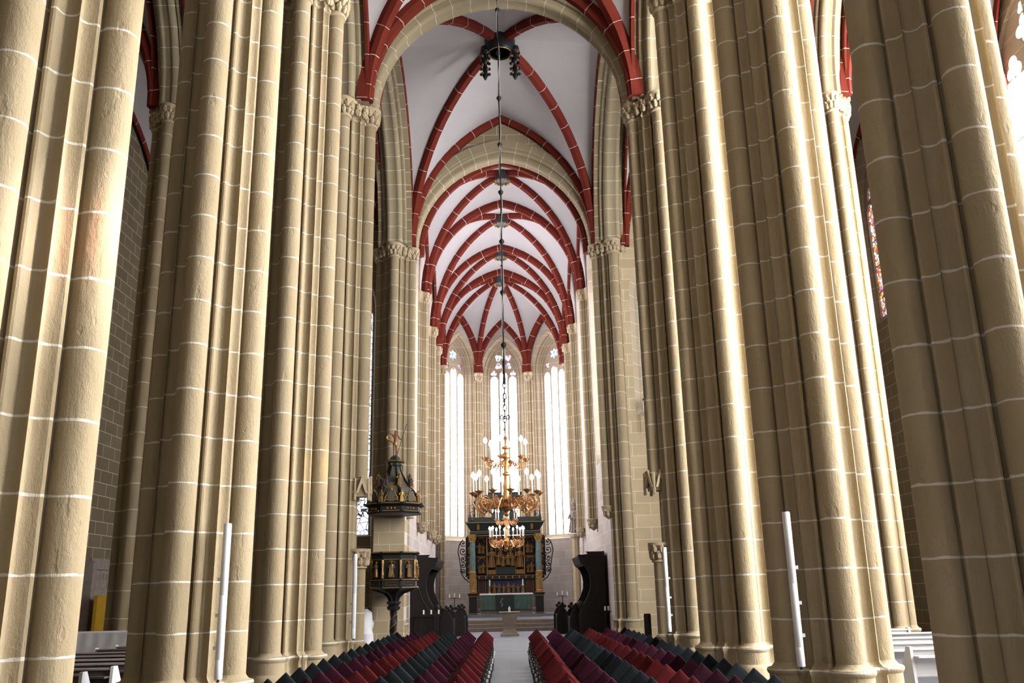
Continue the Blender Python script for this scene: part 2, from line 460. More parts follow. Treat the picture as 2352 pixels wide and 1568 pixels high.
def vault(corners, zs, boss, apexz, label, ribs=True, bribs=None, diag=None, prof=RIB, n=14, thin=()):
    """corners in order; boundary arch i runs from corner i to corner i+1 with apex height apexz[i]"""
    k = len(corners); mb = MB(); boss = Vector(boss)
    web = None; bounds = []; diags = []
    for i in range(k):
        p = Vector((*corners[i], zs[i])); q = Vector((*corners[(i + 1) % k], zs[(i + 1) % k]))
        mid = (p + q) / 2; mid.z = apexz[i]
        bounds.append((half_arc(p, mid, n), half_arc(q, mid, n)))
        diags.append(half_arc(p, boss, n))
    for i in range(k):
        a, b = bounds[i]
        web_cell(mb, a, diags[i]); web_cell(mb, b, diags[(i + 1) % k])
    root = mb.build('ceiling', M['plaster'])
    tag(root, label, 'vault', 'vault bays', 'structure')
    if ribs:
        for i in range(k):
            d = boss - Vector((*corners[i], 0)); bd = Vector((-d.y, d.x, 0)).normalized()
            if diag is None or diag[i]:
                pts = diags[i]
                rib_obj(pts, -bd, root, prof)
            if bribs is None or bribs[i]:
                p = Vector((*corners[i], 0)); q = Vector((*corners[(i + 1) % k], 0)); e = q - p
                pts = bounds[i][0] + bounds[i][1][::-1][1:]
                rib_obj(pts, Vector((e.y, -e.x, 0)).normalized(), root, [(u * 0.42, v * 0.8) for u, v in prof] if i in thin else prof)
    return root

# ------------------------------------------------------------------ bundled pillars
def pillar_profile(g=0.0, sc=1.0, cut=()):
    """plan of a bundled pillar, growing by g; cut lists the faces (0:+x 1:+y 2:-x 3:-y) that have no shaft"""
    out = []
    for k in range(4):
        half = []
        if k in cut:
            half += [(0.56 + 0.6 * g, 0.20 * i / 8) for i in range(9)]
        else:
            r = 0.205 + g
            for i in range(8):
                a = R_(128) * i / 7; half.append((0.69 + r * math.cos(a), min(r * math.sin(a), 0.21 + g)))
            half.append((0.49 + 0.6 * g, 0.195 + 0.4 * g))
        for i in range(6):
            a = R_(-110 + 205 * i / 5); rr = 0.038 + 0.4 * g
            half.append((0.545 + 0.5 * g + rr * math.cos(a), 0.246 + 0.35 * g + rr * math.sin(a)))
        for qx, qy in ((0.522, 0.288), (0.478, 0.302), (0.446, 0.335), (0.433, 0.378), (0.437, 0.424), (0.456, 0.456)):
            half.append((qx + 0.7 * g, qy + 0.55 * g))
        arr = (0.482 + 0.72 * g, 0.482 + 0.72 * g)
        full = [(x, -y) for x, y in half[:0:-1]] + half + [arr]
        ca, sa = [(1, 0), (0, 1), (-1, 0), (0, -1)][k]
        out += [((x * ca - y * sa) * sc, (x * sa + y * ca) * sc) for x, y in full]
    return out
def ring(g, z, sc=1.0, cut=()): return [(x, y, z) for x, y in pillar_profile(g, sc, cut)]
ZC0, ZC1 = 16.10, 16.72
def leafy(mb, cx, cy, r, z0, z1, a0, a1, rows=2, per=5, seed=0):
    rnd = random.Random(seed)
    for q in range(rows):
        for i in range(per):
            a = a0 + (a1 - a0) * (i + 0.5 * (q % 2) + 0.25) / per
            z = z0 + (z1 - z0) * (q + 0.5) / rows
            rr = r * (1.0 + 0.14 * q)
            s = (z1 - z0) / rows * 0.62
            mb.ball((cx + rr * math.cos(a), cy + rr * math.sin(a), z), s, 6, 4, (0.75, 0.75, 0.9 + 0.3 * rnd.random()))
            mb.ball((cx + (rr + 0.04) * math.cos(a), cy + (rr + 0.04) * math.sin(a), z + s * 0.7), s * 0.5, 5, 3)
def pillar_meshes(sc, cut=(), zcut=None, top=21.0, seed=1, key='', zc=ZC0):
    dz = zc - ZC0
    mb = MB()
    if zcut is None:
        mb.loft([ring(0, 0.86, sc), ring(0, zc + 0.05, sc)], True, False)
    else:
        mb.loft([ring(0, 0.86, sc, cut), ring(0, zcut, sc, cut)], True, False)
        mb.loft([ring(0, zcut, sc), ring(0, zc + 0.05, sc)], True, True)
    shaft = mb.mesh('shaft' + key, 30); shaft.materials.append(M['stone'])
    mb = MB(); c = cut
    mb.loft([ring(g, z, sc, c) for g, z in ((0.17, 0.0), (0.17, 0.42), (0.13, 0.47), (0.095, 0.50), (0.09, 0.72), (0.115, 0.75), (0.125, 0.785), (0.11, 0.82), (0.05, 0.835), (0.02, 0.87), (0.0, 0.90))], True, True)
    base = mb.mesh('base' + key, 40); base.materials.append(M['stone'])
    mb = MB()
    mb.loft([ring(g, z + dz, sc) for g, z in ((0.0, 16.08), (0.045, 16.10), (0.05, 16.14), (0.04, 16.17), (0.010, 16.19), (0.03, 16.36), (0.10, 16.55), (0.14, 16.6), (0.15, 16.72), (0.10, 16.74))], True, True)
    for k, a in enumerate((0, PI / 2, PI, -PI / 2)):
        leafy(mb, 0.69 * sc * math.cos(a), 0.69 * sc * math.sin(a), 0.25 * sc, 16.21 + dz, 16.58 + dz, a - 1.9, a + 1.9, 2, 6, seed + k)
        for s in (-1, 1):
            b = a + s * 0.62; rr = 0.72 * sc
            leafy(mb, rr * math.cos(b), rr * math.sin(b), 0.05 * sc, 16.22 + dz, 16.57 + dz, b - 1.2, b + 1.2, 2, 2, seed + 9 + k)
    cap = mb.mesh('capital' + key, 50); cap.materials.append(M['plainstone'])
    mb = MB()
    mb.bb(-0.5 * sc, 0.5 * sc, -0.5 * sc, 0.5 * sc, zc + 0.6, top)
    imp = mb.mesh('impost' + key); imp.materials.append(M['stone'])
    return shaft, base, cap, imp
def place_pillar(meshes, x, y, label, group='bundled pillars', rz=0.0):
    r = tag(empty('pillar', (x, y, 0), rz), label, 'pillar', group, 'structure')
    for n_, me in zip(('shaft', 'base', 'capital', 'impost'), meshes): link(n_, me, r)
    return r
PX, PY = 4.85, [2.95, 8.5, 14.05, 19.6, 25.2]
PYR = [2.95, 9.0, 14.15, 19.6, 25.2]

def cxs(y): return -0.016 * (y - 40.0) if y > 40 else 0.0
# ------------------------------------------------------------------ floor and outer walls
mb = MB(); mb.bb(-16.6, 16.6, -10, 61, -0.3, 0.0)
tag(mb.build('floor', M['floor']), 'grey stone slab floor of the nave and chancel', 'floor', None, 'structure')
mb = MB()
for i in range(3): mb.bb(-4.25, 4.25, 48.1 + 0.42 * i, 61, 0.18 * i, 0.18 * (i + 1))
tag(mb.build('chancel_steps', M['greystone']), 'three low stone steps leading up to the altar platform', 'steps', None, 'structure')
mb = MB(); mb.bb(-4.2, 4.0, 49.3, 58.9, 0.54, 0.56)
tag(mb.build('floor', M['floor']), 'pale paved platform around the altar above the steps', 'floor', None, 'structure')

win_no = [0]
def gothic_window(mx, a, rise, spring, glass, label, style=0, lancets=3, jamb=None, depth=0.5, trace_glass='glass_trace', sill_slope=0.9, jm='stone_y', trace=True):
    """mx sits at the middle of the sill on the inner wall face; the glass lies depth behind it"""
    win_no[0] += 1
    root = tag(empty('window_%d' % win_no[0]), label, 'window', None, 'structure')
    root.matrix_world = mx
    out = pointed(a, rise, spring)
    apex = spring + rise
    tz = -depth
    split = spring + (0.30 if style else 0.05)
    # glass in two panes: clear lancets below, coloured tracery above
    lo = [(-a, 0), (a, 0), (a, split), (-a, split)]
    top = [p for p in out if p[1] > split]
    hi = [(-a, split), (a, split)] + top
    for nm, poly, g in (('lancet_glass', lo, glass), ('tracery_glass', hi, trace_glass)):
        m_ = MB(); m_.prism(poly, tz - 0.03, tz - 0.01, lambda u, v, d: (u, v, d)); m_.build(nm, M[g], root)
    if trace:
        mw = 0.11; lw = (2 * a - mw * (lancets + 1)) / lancets; holes = []
        for i in range(lancets):
            cx = -a + mw + lw / 2 + i * (lw + mw)
            up = 0.35 if (style and lancets == 3 and i == 1) else 0.0
            pts = pointed(lw / 2, lw * 0.62, spring - 0.25 + up, 0, 0.04, 6)
            # small cusps near the lancet head
            holes.append([(x + cx, y) for x, y in pts])
        if style == 1:      # six-lobed rose above two small quatrefoils
            holes += [foil(0, spring + rise * 0.62, a * 0.40, 6), foil(-a * 0.60, spring + rise * 0.26, a * 0.21, 4, PI / 4), foil(a * 0.60, spring + rise * 0.26, a * 0.21, 4, PI / 4)]
        elif style == 2:    # stacked trilobes
            holes += [foil(-a * 0.33, spring + rise * 0.66, a * 0.27, 3, 0.3), foil(a * 0.33, spring + rise * 0.66, a * 0.27, 3, PI - 0.3),
                      foil(-a * 0.33, spring + rise * 0.38, a * 0.25, 3, -0.3), foil(a * 0.33, spring + rise * 0.38, a * 0.25, 3, PI + 0.3),
                      foil(-a * 0.66, spring + rise * 0.14, a * 0.2, 3), foil(a * 0.66, spring + rise * 0.14, a * 0.2, 3)]
        else:
            holes += [foil(0, spring + rise * 0.58, a * 0.27, 4, 0), foil(0, spring + rise * 0.84, a * 0.11, 3), foil(-a * 0.5, spring + rise * 0.24, a * 0.24, 3), foil(a * 0.5, spring + rise * 0.24, a * 0.24, 3)]
        me = plate_mesh('tracery', [pointed(a + 0.02, rise, spring, 0, -0.02)] + holes, 0.10); me.materials.append(M['stone_y'])
        o = link('tracery', me, root); o.location = (0, 0, tz + 0.08)
        m_ = MB(); k = int((spring - 0.6) / 1.25)
        for i in range(1, k + 1):
            y = i * (spring - 0.3) / (k + 1); m_.bb(-a, a, y - 0.012, y + 0.012, tz - 0.01, tz + 0.015)
        m_.build('saddle_bars', M['iron'], root)
    jamb = jamb or [(0.0, tz), (0.02, tz + 0.1), (0.16, tz + 0.22), (0.2, tz + 0.22), (0.42, 0.0), (0.44, 0.0)]
    m_ = MB()
    rings = []
    for off, d in jamb:
        pts = pointed(a, rise, spring, off, -sill_slope * off)
        rings.append([(x, y, d) for x, y in pts])
    m_.loft(rings, True, False); m_.build('jamb', M[jm], root, sharp=30)
    return root
def wall(name, mx, rect, openings, thick, m, label):
    """rect x0,x1,y0,y1; openings are (cx, sill, a, rise, spring, off, slope)"""
    x0, x1, y0, y1 = rect
    outl = [[(x0, y0), (x1, y0), (x1, y1), (x0, y1)]]
    for cx, sill, a, rise, spring, off, sl in openings:
        outl.append([(x + cx, y + sill) for x, y in pointed(a, rise, spring, off, -sl * off)])
    return tag(plate(name, outl, thick, M[m], mx), label, 'wall', None, 'structure')
def at(mx, x, y): return mx @ Matrix.Translation((x, y, 0))

# south wall, towards the light
mx = frame_mx((15.8, 0, 0), (0, -1, 0)); ops = []
for yc in (-5.4, 0.2, 5.72, 11.28, 16.82, 23.3): ops.append((-yc, 5.0, 1.75 if yc > 20 else 1.55, 2.6, 11.6 if yc > 20 else 10.4, 0.12 if yc > 20 else 0.44, 0.9))
for yc in (28.4, 35.45): ops.append((-yc, 12.95 if yc > 30 else 5.0, 1.3 if yc > 30 else 1.5, 2.5, 5.0 if yc > 30 else 11.9, 0.44, 0.9))
wall('wall_south', mx, (-38.6, 9, 0, 25), ops, 0.9, 'ashlar', 'sandstone south aisle wall with tall traceried windows')
for i, (xc, sill, a, rise, spring, off, sl) in enumerate(ops):
    lab = ['westernmost aisle window on the south side', 'aisle window behind the viewer on the south side', 'aisle window level with the viewer on the south side', 'tall aisle window third from the west on the south side', 'tall aisle window fourth from the west on the south side',
           'bright traceried south aisle window at the upper right edge', 'bright south transept window nearest the aisle', 'red and white stained glass window high in the south transept'][i]
    gothic_window(at(mx, xc, sill), a, rise, spring, 'glass_red' if i == 7 else ('glass_dim' if i == 6 else (('glass_southwest', 'glass_southwest', 'glass_nearest', 'glass_south', 'glass_bright', 'glass_side')[i])), lab, 0, 3, trace_glass='glass_red' if i == 7 else 'glass_south', depth=0.16 if i == 5 else 0.5, jamb=[(0, -0.16), (0.03, -0.1), (0.12, 0.0)] if i == 5 else None)
mx = frame_mx((-15.8, 0, 0), (0, 1, 0))
wall('wall_north', mx, (-9, 38.6, 0, 25), [], 0.9, 'ashlar_shaded', 'shadowed sandstone ashlar wall of the north aisle')
mx = frame_mx((0, -9, 0), (-1, 0, 0)); ops = [(0, 6, 2.4, 4.2, 9, 0.44, 0.9), (7.6, 6, 1.3, 2.2, 9, 0.44, 0.9), (-7.6, 6, 1.3, 2.2, 9, 0.44, 0.9)]
wall('wall_west', mx, (-16.6, 16.6, 0, 25), ops, 0.9, 'ashlar', 'west wall behind the viewer')
for o_, lab in zip(ops, ('large west window over the entrance', 'west window of the north aisle', 'west window of the south aisle')):
    gothic_window(at(mx, o_[0], o_[1]), o_[2], o_[3], o_[4], 'glass_west', lab, 0, 3, trace_glass='glass_west')
# transept east walls
mx = frame_mx((0, 37.2, 0), (1, 0, 0))
wall('wall_east', mx, (5.0, 16.6, 0, 25), [(7.19, 9.3, 1.4, 2.2, 5.2, 0.3, 0.9)], 0.9, 'ashlar_lit', 'yellow ashlar east wall of the south transept beside the chancel arch')
gothic_window(at(mx, 7.19, 9.3), 1.4, 2.2, 5.2, 'glass_pale', 'narrow glimpsed window of the south transept above a sloping sill', 0, 3, jamb=[(0, -0.5), (0.02, -0.4), (0.3, 0)], trace_glass='glass_pale')
mx = frame_mx((0, 38.25, 0), (1, 0, 0))
wall('wall_east', mx, (-16.6, -4.3, 0, 25), [(-7.35, 4.4, 1.45, 2.4, 10.0, 0.1, 0.5)], 0.9, 'ashlar', 'dark east wall of the north transept behind the pulpit')
gothic_window(at(mx, -7.35, 4.4), 1.45, 2.4, 10.0, 'glass_blue', 'sliver of blue leaded window left of the pulpit', 0, 3, jamb=[(0, -0.35), (0.02, -0.25), (0.1, 0)], trace_glass='glass_blue')

# chancel side walls
cw = [(40.9, 1.15), (46.4, 1.25), (51.6, 1.0)]
def ch_wall(side):
    xs = 4.30
    y0, y1 = 37.75, 56.9
    if side < 0: o, e = Vector((-xs, y0, 0)), Vector((-xs + cxs(y1), y1, 0))
    else: o, e = Vector((xs + cxs(y1), y1, 0)), Vector((xs, y0, 0))
    d = e - o; ln = d.length
    mx = frame_mx(o, d)
    ops = []
    for yc, a in cw:
        u = (yc - y0) if side < 0 else (y1 - yc)
        ops.append((u, 8.0, a, 2.0, 8.2, 0.30, 1.2))
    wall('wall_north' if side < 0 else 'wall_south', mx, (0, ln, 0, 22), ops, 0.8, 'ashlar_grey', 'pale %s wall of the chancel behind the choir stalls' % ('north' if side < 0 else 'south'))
    for k, o_ in enumerate(ops):
        gothic_window(at(mx, o_[0], o_[1]), o_[2], o_[3], o_[4], 'glass_east', '%s chancel window in the %s bay from the nave' % ('north' if side < 0 else 'south', ('first', 'second', 'third')[k]), 0, 2,
                      jamb=[(0, -0.55), (0.02, -0.45), (0.28, 0), (0.30, 0)], depth=0.55, sill_slope=1.2, trace_glass='glass_east')
ch_wall(-1); ch_wall(1)
# apse
AC = [(-3.95, 56.75), (-1.64, 59.1), (1.64, 59.1), (3.95, 56.75)]
AC = [(x + cxs(58), y) for x, y in AC]; AC[2] = (AC[2][0] + 0.2, AC[2][1]); AC[3] = (AC[3][0] + 0.42, AC[3][1])
AJ = [(0.0, -0.72), (0.0, -0.6), (0.03, -0.56), (0.09, -0.52), (0.12, -0.56), (0.17, -0.47), (0.23, -0.45), (0.27, -0.36), (0.24, -0.33), (0.31, -0.28), (0.38, -0.29), (0.40, -0.2), (0.37, -0.16), (0.45, -0.10), (0.52, -0.06), (0.57, 0.02), (0.62, 0.0)]
for k in range(3):
    p, q = Vector((*AC[k], 0)), Vector((*AC[k + 1], 0)); d = q - p; ln = d.length
    mx = frame_mx(p, d)
    wall('wall_apse', mx, (-0.2, ln + 0.2, 0, 21), [(ln / 2, 5.45, 1.0, 2.1, 10.75, 0.62, 0.55)], 0.9, 'ashlar_grey', '%s wall of the apse with tall lancet window' % ('left', 'middle', 'right')[k])
    gothic_window(at(mx, ln / 2, 5.45), 1.0, 2.1, 10.75, 'glass_east', ('left apse window with round rosette tracery', 'middle apse window behind the chandeliers with red tracery glass', 'right apse window with round rosette tracery')[k],
                  2 if k == 1 else 1, 3, AJ, 0.72, 'glass_trace', 0.55)

# ------------------------------------------------------------------ pillars
names_l = ['front', 'second', 'third', 'fourth']
pm = pillar_meshes(1.0, (), None, 21.0, 3)
pm_r1 = pillar_meshes(0.94, (), None, 21.0, 4, '_front_right')
pm_l4 = pillar_meshes(1.0, (0,), 4.95, 21.0, 5, '_niche_north')
pm_r4 = pillar_meshes(1.0, (2,), 4.95, 21.0, 6, '_niche_south')
lr = {8.5: 'nearest', 14.05: 'second', 19.6: 'third'}
for y in PY[1:4]:
    for s in (-1, 1):
        extra = {(-1, 8.5): 'sunlit', (1, 8.5): 'shadowed', (-1, 14.05): 'lit', (1, 14.05): 'bright edged', (-1, 19.6): 'sandstone', (1, 19.6): 'sandstone'}[(s, y)]
        place_pillar(pm_r1 if (s > 0 and y == 8.5) else pm, s * PX + (0.06 if (s > 0 and y == 8.5) else 0), (PYR[PY.index(y)] if s > 0 else y), '%s bundled pillar, %s of the %s nave row' % (extra, lr[y], 'left' if s < 0 else 'right'))
PL4 = place_pillar(pm_l4, -PX, 25.2, 'bundled pillar with empty statue niche left of the pulpit')
PR4 = place_pillar(pm_r4, PX, 25.2, 'bundled pillar with empty statue niche facing the pulpit side')
ps = pillar_meshes(0.75, (), None, 21.0, 11, '_aisle')
for y in PY[1:]:
    for s in (-1, 1):
        if y in (25.2, 19.6) or y < 15:
            if y < 25: continue
            place_pillar(ps, s * 10.3, y, 'slender aisle pillar seen between the nave pillars on the %s' % ('left' if s < 0 else 'right'))
for y in (14.05, 19.6):
    for s in (-1, 1): place_pillar(ps, s * 10.3, y, 'slender aisle pillar hidden in the %s aisle, %s from the transept' % ('left' if s < 0 else 'right', 'second' if y < 15 else 'first'))
# chancel arch piers
p5 = pillar_meshes(1.0, (0,), 5.3, 21.0, 15, '_chancel_south', 16.35)
p5n = pillar_meshes(1.0, (0, 3), 5.0, 21.0, 17, '_chancel_north', 16.35)
pr5 = tag(empty('pillar', (PX, 37.7, 0)), 'chancel arch pier on the right with corbelled inner shaft', 'pillar', 'chancel arch piers', 'structure')
p5s = pillar_meshes(1.0, (2,), 5.3, 21.0, 15, '_chancel_south', 16.35)
for n_, me in zip(('shaft', 'base', 'capital', 'impost'), p5s): link(n_, me, pr5)
pl5 = tag(empty('pillar', (-PX, 37.7, 0)), 'chancel arch pier behind the pulpit with plain ashlar foot', 'pillar', 'chancel arch piers', 'structure')
for n_, me in zip(('shaft', 'base', 'capital', 'impost'), p5n): link(n_, me, pl5)
me = plate_mesh('foot_block', [[(-0.66, 0), (0.60, 0), (0.60, 5.1), (-0.66, 5.1)]], 1.0); me.materials.append(M['ashlar_lit'])
fb = link('foot_block', me, pl5); fb.matrix_world = frame_mx((-PX, 36.95, 0), (1, 0, 0))
fb.matrix_parent_inverse = pl5.matrix_world.inverted() if False else Matrix.Identity(4)
fb.matrix_basis = frame_mx((0, -0.78, 0), (1, 0, 0))
def corbel(mb, x, y, z, r, seed=0):
    mb.lathe([(0.03, -0.5), (r * 0.45, -0.42), (r * 0.7, -0.2), (r * 1.1, -0.03), (r * 1.15, 0.02), (r, 0.04)], (x, y, z), 10)
    leafy(mb, x, y, r * 0.62, z - 0.38, z - 0.02, 0, 2 * PI, 2, 6, seed)
mb = MB(); corbel(mb, -0.68, 0, 5.3, 0.27, 3); mb.build('corbel', M['plainstone'], pr5)
# wall shafts of the chancel
for yy in (43.3, 49.5, 53.7):
    for s in (-1, 1):
        x = s * 4.32 + cxs(yy); sc = 0.52
        r = tag(empty('wall_shaft', (x, yy, 0)), '%s wall shaft on a leafy corbel, %s side of the chancel' % ({43.3: 'first', 49.5: 'second', 53.7: 'third'}[yy], 'left' if s < 0 else 'right'), 'wall shaft', 'chancel wall shafts', 'structure')
        m_ = MB(); m_.loft([[(a, b, z) for a, b in pillar_profile(0, sc)] for z in (5.2, 16.3)], True, False); m_.build('shaft', M['stone'], r, sharp=30)
        m_ = MB(); m_.loft([[(a, b, z) for a, b in pillar_profile(g, sc)] for g, z in ((0, 16.2), (0.05, 16.22), (0.05, 16.3), (0.02, 16.32), (0.1, 16.65), (0.14, 16.7), (0.14, 16.8))], True, True)
        leafy(m_, -s * 0.36, 0, 0.15, 16.32, 16.68, 0, 2 * PI, 2, 7, 4); m_.build('capital', M['plainstone'], r)
        m_ = MB(); corbel(m_, -s * 0.22, 0, 5.2, 0.30, 8); m_.build('corbel', M['plainstone'], r)
for k, (x, y) in enumerate(AC):
    c = Vector((cxs(58), 55.4)); v = (c - Vector((x, y))).normalized()
    r = tag(empty('wall_shaft', (x + v.x * 0.12, y + v.y * 0.12, 0)), 'thin apse shaft %s' % ('at the far left corner', 'between the left and middle windows', 'between the middle and right windows', 'at the far right corner')[k], 'wall shaft', 'apse shafts', 'structure')
    m_ = MB(); m_.lathe([(0.26, 0.54), (0.26, 0.9), (0.15, 1.0), (0.15, 15.8)], (0, 0, 0), 14)
    for da in (-1, 1):
        m_.lathe([(0.08, 0.54), (0.08, 15.8)], (v.y * 0.2 * da - v.x * 0.05, -v.x * 0.2 * da - v.y * 0.05, 0), 8)
    m_.build('shaft', M['stone'], r, sharp=40)
    m_ = MB(); m_.lathe([(0.15, 15.75), (0.2, 15.78), (0.16, 15.84), (0.2, 16.1), (0.3, 16.2), (0.3, 16.32), (0.2, 16.35)], (0, 0, 0), 10); leafy(m_, 0, 0, 0.17, 15.84, 16.2, 0, 2 * PI, 2, 7, 2); m_.build('capital', M['plainstone'], r)

# ------------------------------------------------------------------ stone arches and the walls above them
ARC = arc_rolls(1.15, 0.72); ARCS = arc_rolls(0.9, 0.6)
def stone_arch(p, q, apex, label, prof=ARC, spand=None, top=25.0, thick=0.9):
    pts = full_arc(p, q, apex, 20); e = (Vector(q) - Vector(p)); e.z = 0
    mb = MB(); sweep(mb, pts, prof, Vector((e.y, -e.x, 0)))
    r = tag(mb.build('arch', M['arch'], None, sharp=28), label, 'arch', 'moulded stone arches', 'structure')
    # spandrel wall
    L_ = e.length; d = e.normalized(); o = Vector(p); ex = 0.30
    loc = []
    for t in pts:
        u = (t - o).dot(d); loc.append((u, t.z))
    n = len(loc); off = []
    for i in range(n):
        a = Vector(loc[max(i - 1, 0)]); b = Vector(loc[min(i + 1, n - 1)]); t = (b - a).normalized()
        off.append((loc[i][0] - t.y * ex, loc[i][1] + t.x * ex))
    z0 = loc[0][1]; ov = spand if spand is not None else 0.85
    poly = [(-ov, z0)] + off + [(L_ + ov, z0), (L_ + ov, top), (-ov, top)]
    mxx = frame_mx((o.x, o.y, 0), d)
    me = plate_mesh('spandrel', [poly], thick); me.materials.append(M['ashlar'])
    s_ = link('spandrel', me, r); s_.matrix_basis = mxx @ Matrix.Translation((0, 0, thick / 2))
    return r
stone_arch((-3.97, 25.2, 16.7), (3.97, 25.2, 16.7), 20.65, 'great sandstone arch nearest the viewer, dividing nave from crossing')
stone_arch((-3.97, 37.9, 17.0), (3.97, 37.9, 17.0), 21.5, 'far sandstone chancel arch under an ashlar gable and red rib')
for s in (-1, 1):
    side = 'left' if s < 0 else 'right'
    stone_arch((s * PX, 26.1, 16.7), (s * PX, 36.8, 17.0), 22.5, 'tall stone arch opening from the crossing into the %s transept' % side, thick=1.5)
    for i in range(1, 4):
        nm = ('third', 'second', 'first')[i - 1]
        ya, yb = (PY, PYR)[s > 0][i:i + 2]
        stone_arch((s * PX, ya + 0.92, 16.7), (s * PX, yb - 0.92, 16.7), 20.9, '%s nave arcade arch before the crossing, %s side' % (nm, side), spand=0.9, thick=1.5)
        stone_arch((s * 10.3, PY[i] + 0.7, 16.7), (s * 10.3, PY[i + 1] - 0.7, 16.7), 20.8, '%s aisle arcade arch before the transept, %s side' % (nm, side), ARCS, spand=0.7, thick=0.7)
    stone_arch((s * 5.8, 25.2, 16.7), (s * 9.55, 25.2, 16.7), 20.8, 'stone arch across the %s inner aisle at the transept' % side, ARCS, thick=0.7)
    stone_arch((s * 11.0, 25.2, 16.7), (s * 15.6, 25.2, 16.7), 20.8, 'stone arch across the %s outer aisle at the transept' % side, ARCS, spand=0.3, thick=0.7)

# ------------------------------------------------------------------ vaults
ZS = 16.72
def bay(x0, x1, y0, y1, boss, apx, apy, label, ribs=True, bribs=(1, 1, 1, 1), zs=(ZS,) * 4, prof=RIB, by=None):
    c = [(x0 + cxs(y0), y0), (x1 + cxs(y0), y0), (x1 + cxs(y1), y1), (x0 + cxs(y1), y1)]
    ym = by or (y0 + y1) / 2
    return vault(c, zs, ((x0 + x1) / 2 + cxs(ym), ym, boss), (apx[0], apy, apx[1], apy), label, ribs, bribs, None, prof, 14, (1, 3))
bay(-4.15, 4.15, 19.6, 25.2 - 0.62, 21.9, (21.5, 21.3), 21.4, 'white nave vault bay directly before the great arch')
bay(-4.15, 4.15, 14.05, 19.6, 21.9, (21.5, 21.5), 21.4, 'white nave vault bay, second before the great arch', True, (1, 1, 0, 1))
for a, b in ((8.5, 14.05), (2.95, 8.5), (-9, 2.95)):
    bay(-4.15, 4.15, a, b, 21.9, (21.5, 21.5), 21.4, 'white nave vault bay above the viewer', False)
bcross = bay(-4.12, 4.12, 25.84, 37.35, 23.5, (23.3, 23.3), 23.2, 'tall white crossing vault with ring shaped keystone', zs=(16.75, 16.75, 17.0, 17.0))
for s in (-1, 1):
    side = 'left' if s < 0 else 'right'
    xi = (5.48, 9.75); xo = (10.85, 15.6)
    for xa, xb, nm in ((*xi, 'inner'), (*xo, 'outer')):
        x0, x1 = (xa, xb) if s > 0 else (-xb, -xa)
        for k, (a, b) in enumerate(((-9, 2.95), (2.95, 8.5), (8.5, 14.05), (14.05, 19.6), (19.6, 24.7))):
            bay(x0, x1, a, b, 21.6, (21.2, 21.2), 21.2, 'vault over the %s %s aisle, bay %s of the transept' % (side, nm, ('five west', 'four west', 'three west', 'two west', 'next west')[k]), k >= 3, (1 if k == 3 else 0, 1, 1, 1), prof=RIBS)
        bay(x0, x1, 25.7, 37.8 if s < 0 else 37.1, 22.6, (21.4, 21.4), 22.0, 'vault over the %s part of the %s transept' % (nm, side), True, prof=RIBS)
CB = [(38.6, 43.3), (43.3, 49.5), (49.5, 53.7)]
for k, (a, b) in enumerate(CB):
    r = bay(-3.88, 3.88, a, b, 22.3, (21.7, 21.7), 20.6, 'white chancel vault bay with red ribs, %s beyond the chancel arch' % ('first', 'second', 'third')[k], True, (1, 1, 0, 1), (17.0 if k == 0 else 16.8,) * 2 + (16.8,) * 2)
c0 = cxs(58)
apc = [(-3.88 + cxs(53.7), 53.7), (3.88 + cxs(53.7), 53.7), (4.0 + c0, 56.75), (1.7 + c0, 58.95), (-1.6 + c0, 58.95), (-3.8 + c0, 56.75)]
bapse = vault(apc, (16.8, 16.8, 16.32, 16.32, 16.32, 16.32), (c0, 55.5, 21.9), (21.7, 19.9, 19.9, 19.9, 19.9, 19.9), 'star shaped white apse vault over the altar', True, None, None, [(x * 0.9, y) for x, y in RIB])
# keystones
def keystone(x, y, z, label, r=0.40):
    k = tag(empty('keystone', (x, y, z)), label, 'keystone', 'painted keystones', 'structure')
    m_ = MB(); m_.lathe([(r, 0.0), (r, 0.46), (r * 0.9, 0.55)], (0, 0, 0), 8, PI / 8, False); m_.build('block', M['bossblue'], k)
    m_ = MB()
    for i in range(12):
        a = 2 * PI * i / 12; m_.ball((r * 0.9 * math.cos(a), r * 0.9 * math.sin(a), -0.03), 0.07, 6, 4)
    m_.build('rosette', M['gold'], k)
for k, (a, b) in enumerate(CB):
    y = (a + b) / 2; keystone(cxs(y), y, 21.85, 'blue and gold keystone of the %s chancel bay' % ('first', 'second', 'third')[k])
keystone(c0, 55.5, 21.5, 'blue and gold keystone of the apse')
kr = tag(empty('keystone', (0, 31.6, 23.05)), 'open ring keystone of the crossing with dark carved pendants', 'keystone', 'painted keystones', 'structure')
m_ = MB(); m_.lathe([(0.42, 0.0), (0.50, -0.06), (0.56, 0.0), (0.62, 0.3), (0.62, 0.62), (0.42, 0.62), (0.42, 0.0)], (0, 0, 0), 24); m_.build('ring', M['black'], kr)
m_ = MB(); m_.lathe([(0.40, 0.05), (0.40, 0.9)], (0, 0, 0), 20); m_.build('red_lining', M['red'], kr)
m_ = MB()
for i in range(24):
    a0, a1 = 2 * PI * i / 24, 2 * PI * (i + 1) / 24
    m_.tube([(0.47 * math.cos(a0), 0.47 * math.sin(a0), -0.06), (0.47 * math.cos(a1), 0.47 * math.sin(a1), -0.06)], 0.018, 5)
m_.build('gilt_rim', M['gold'], kr)
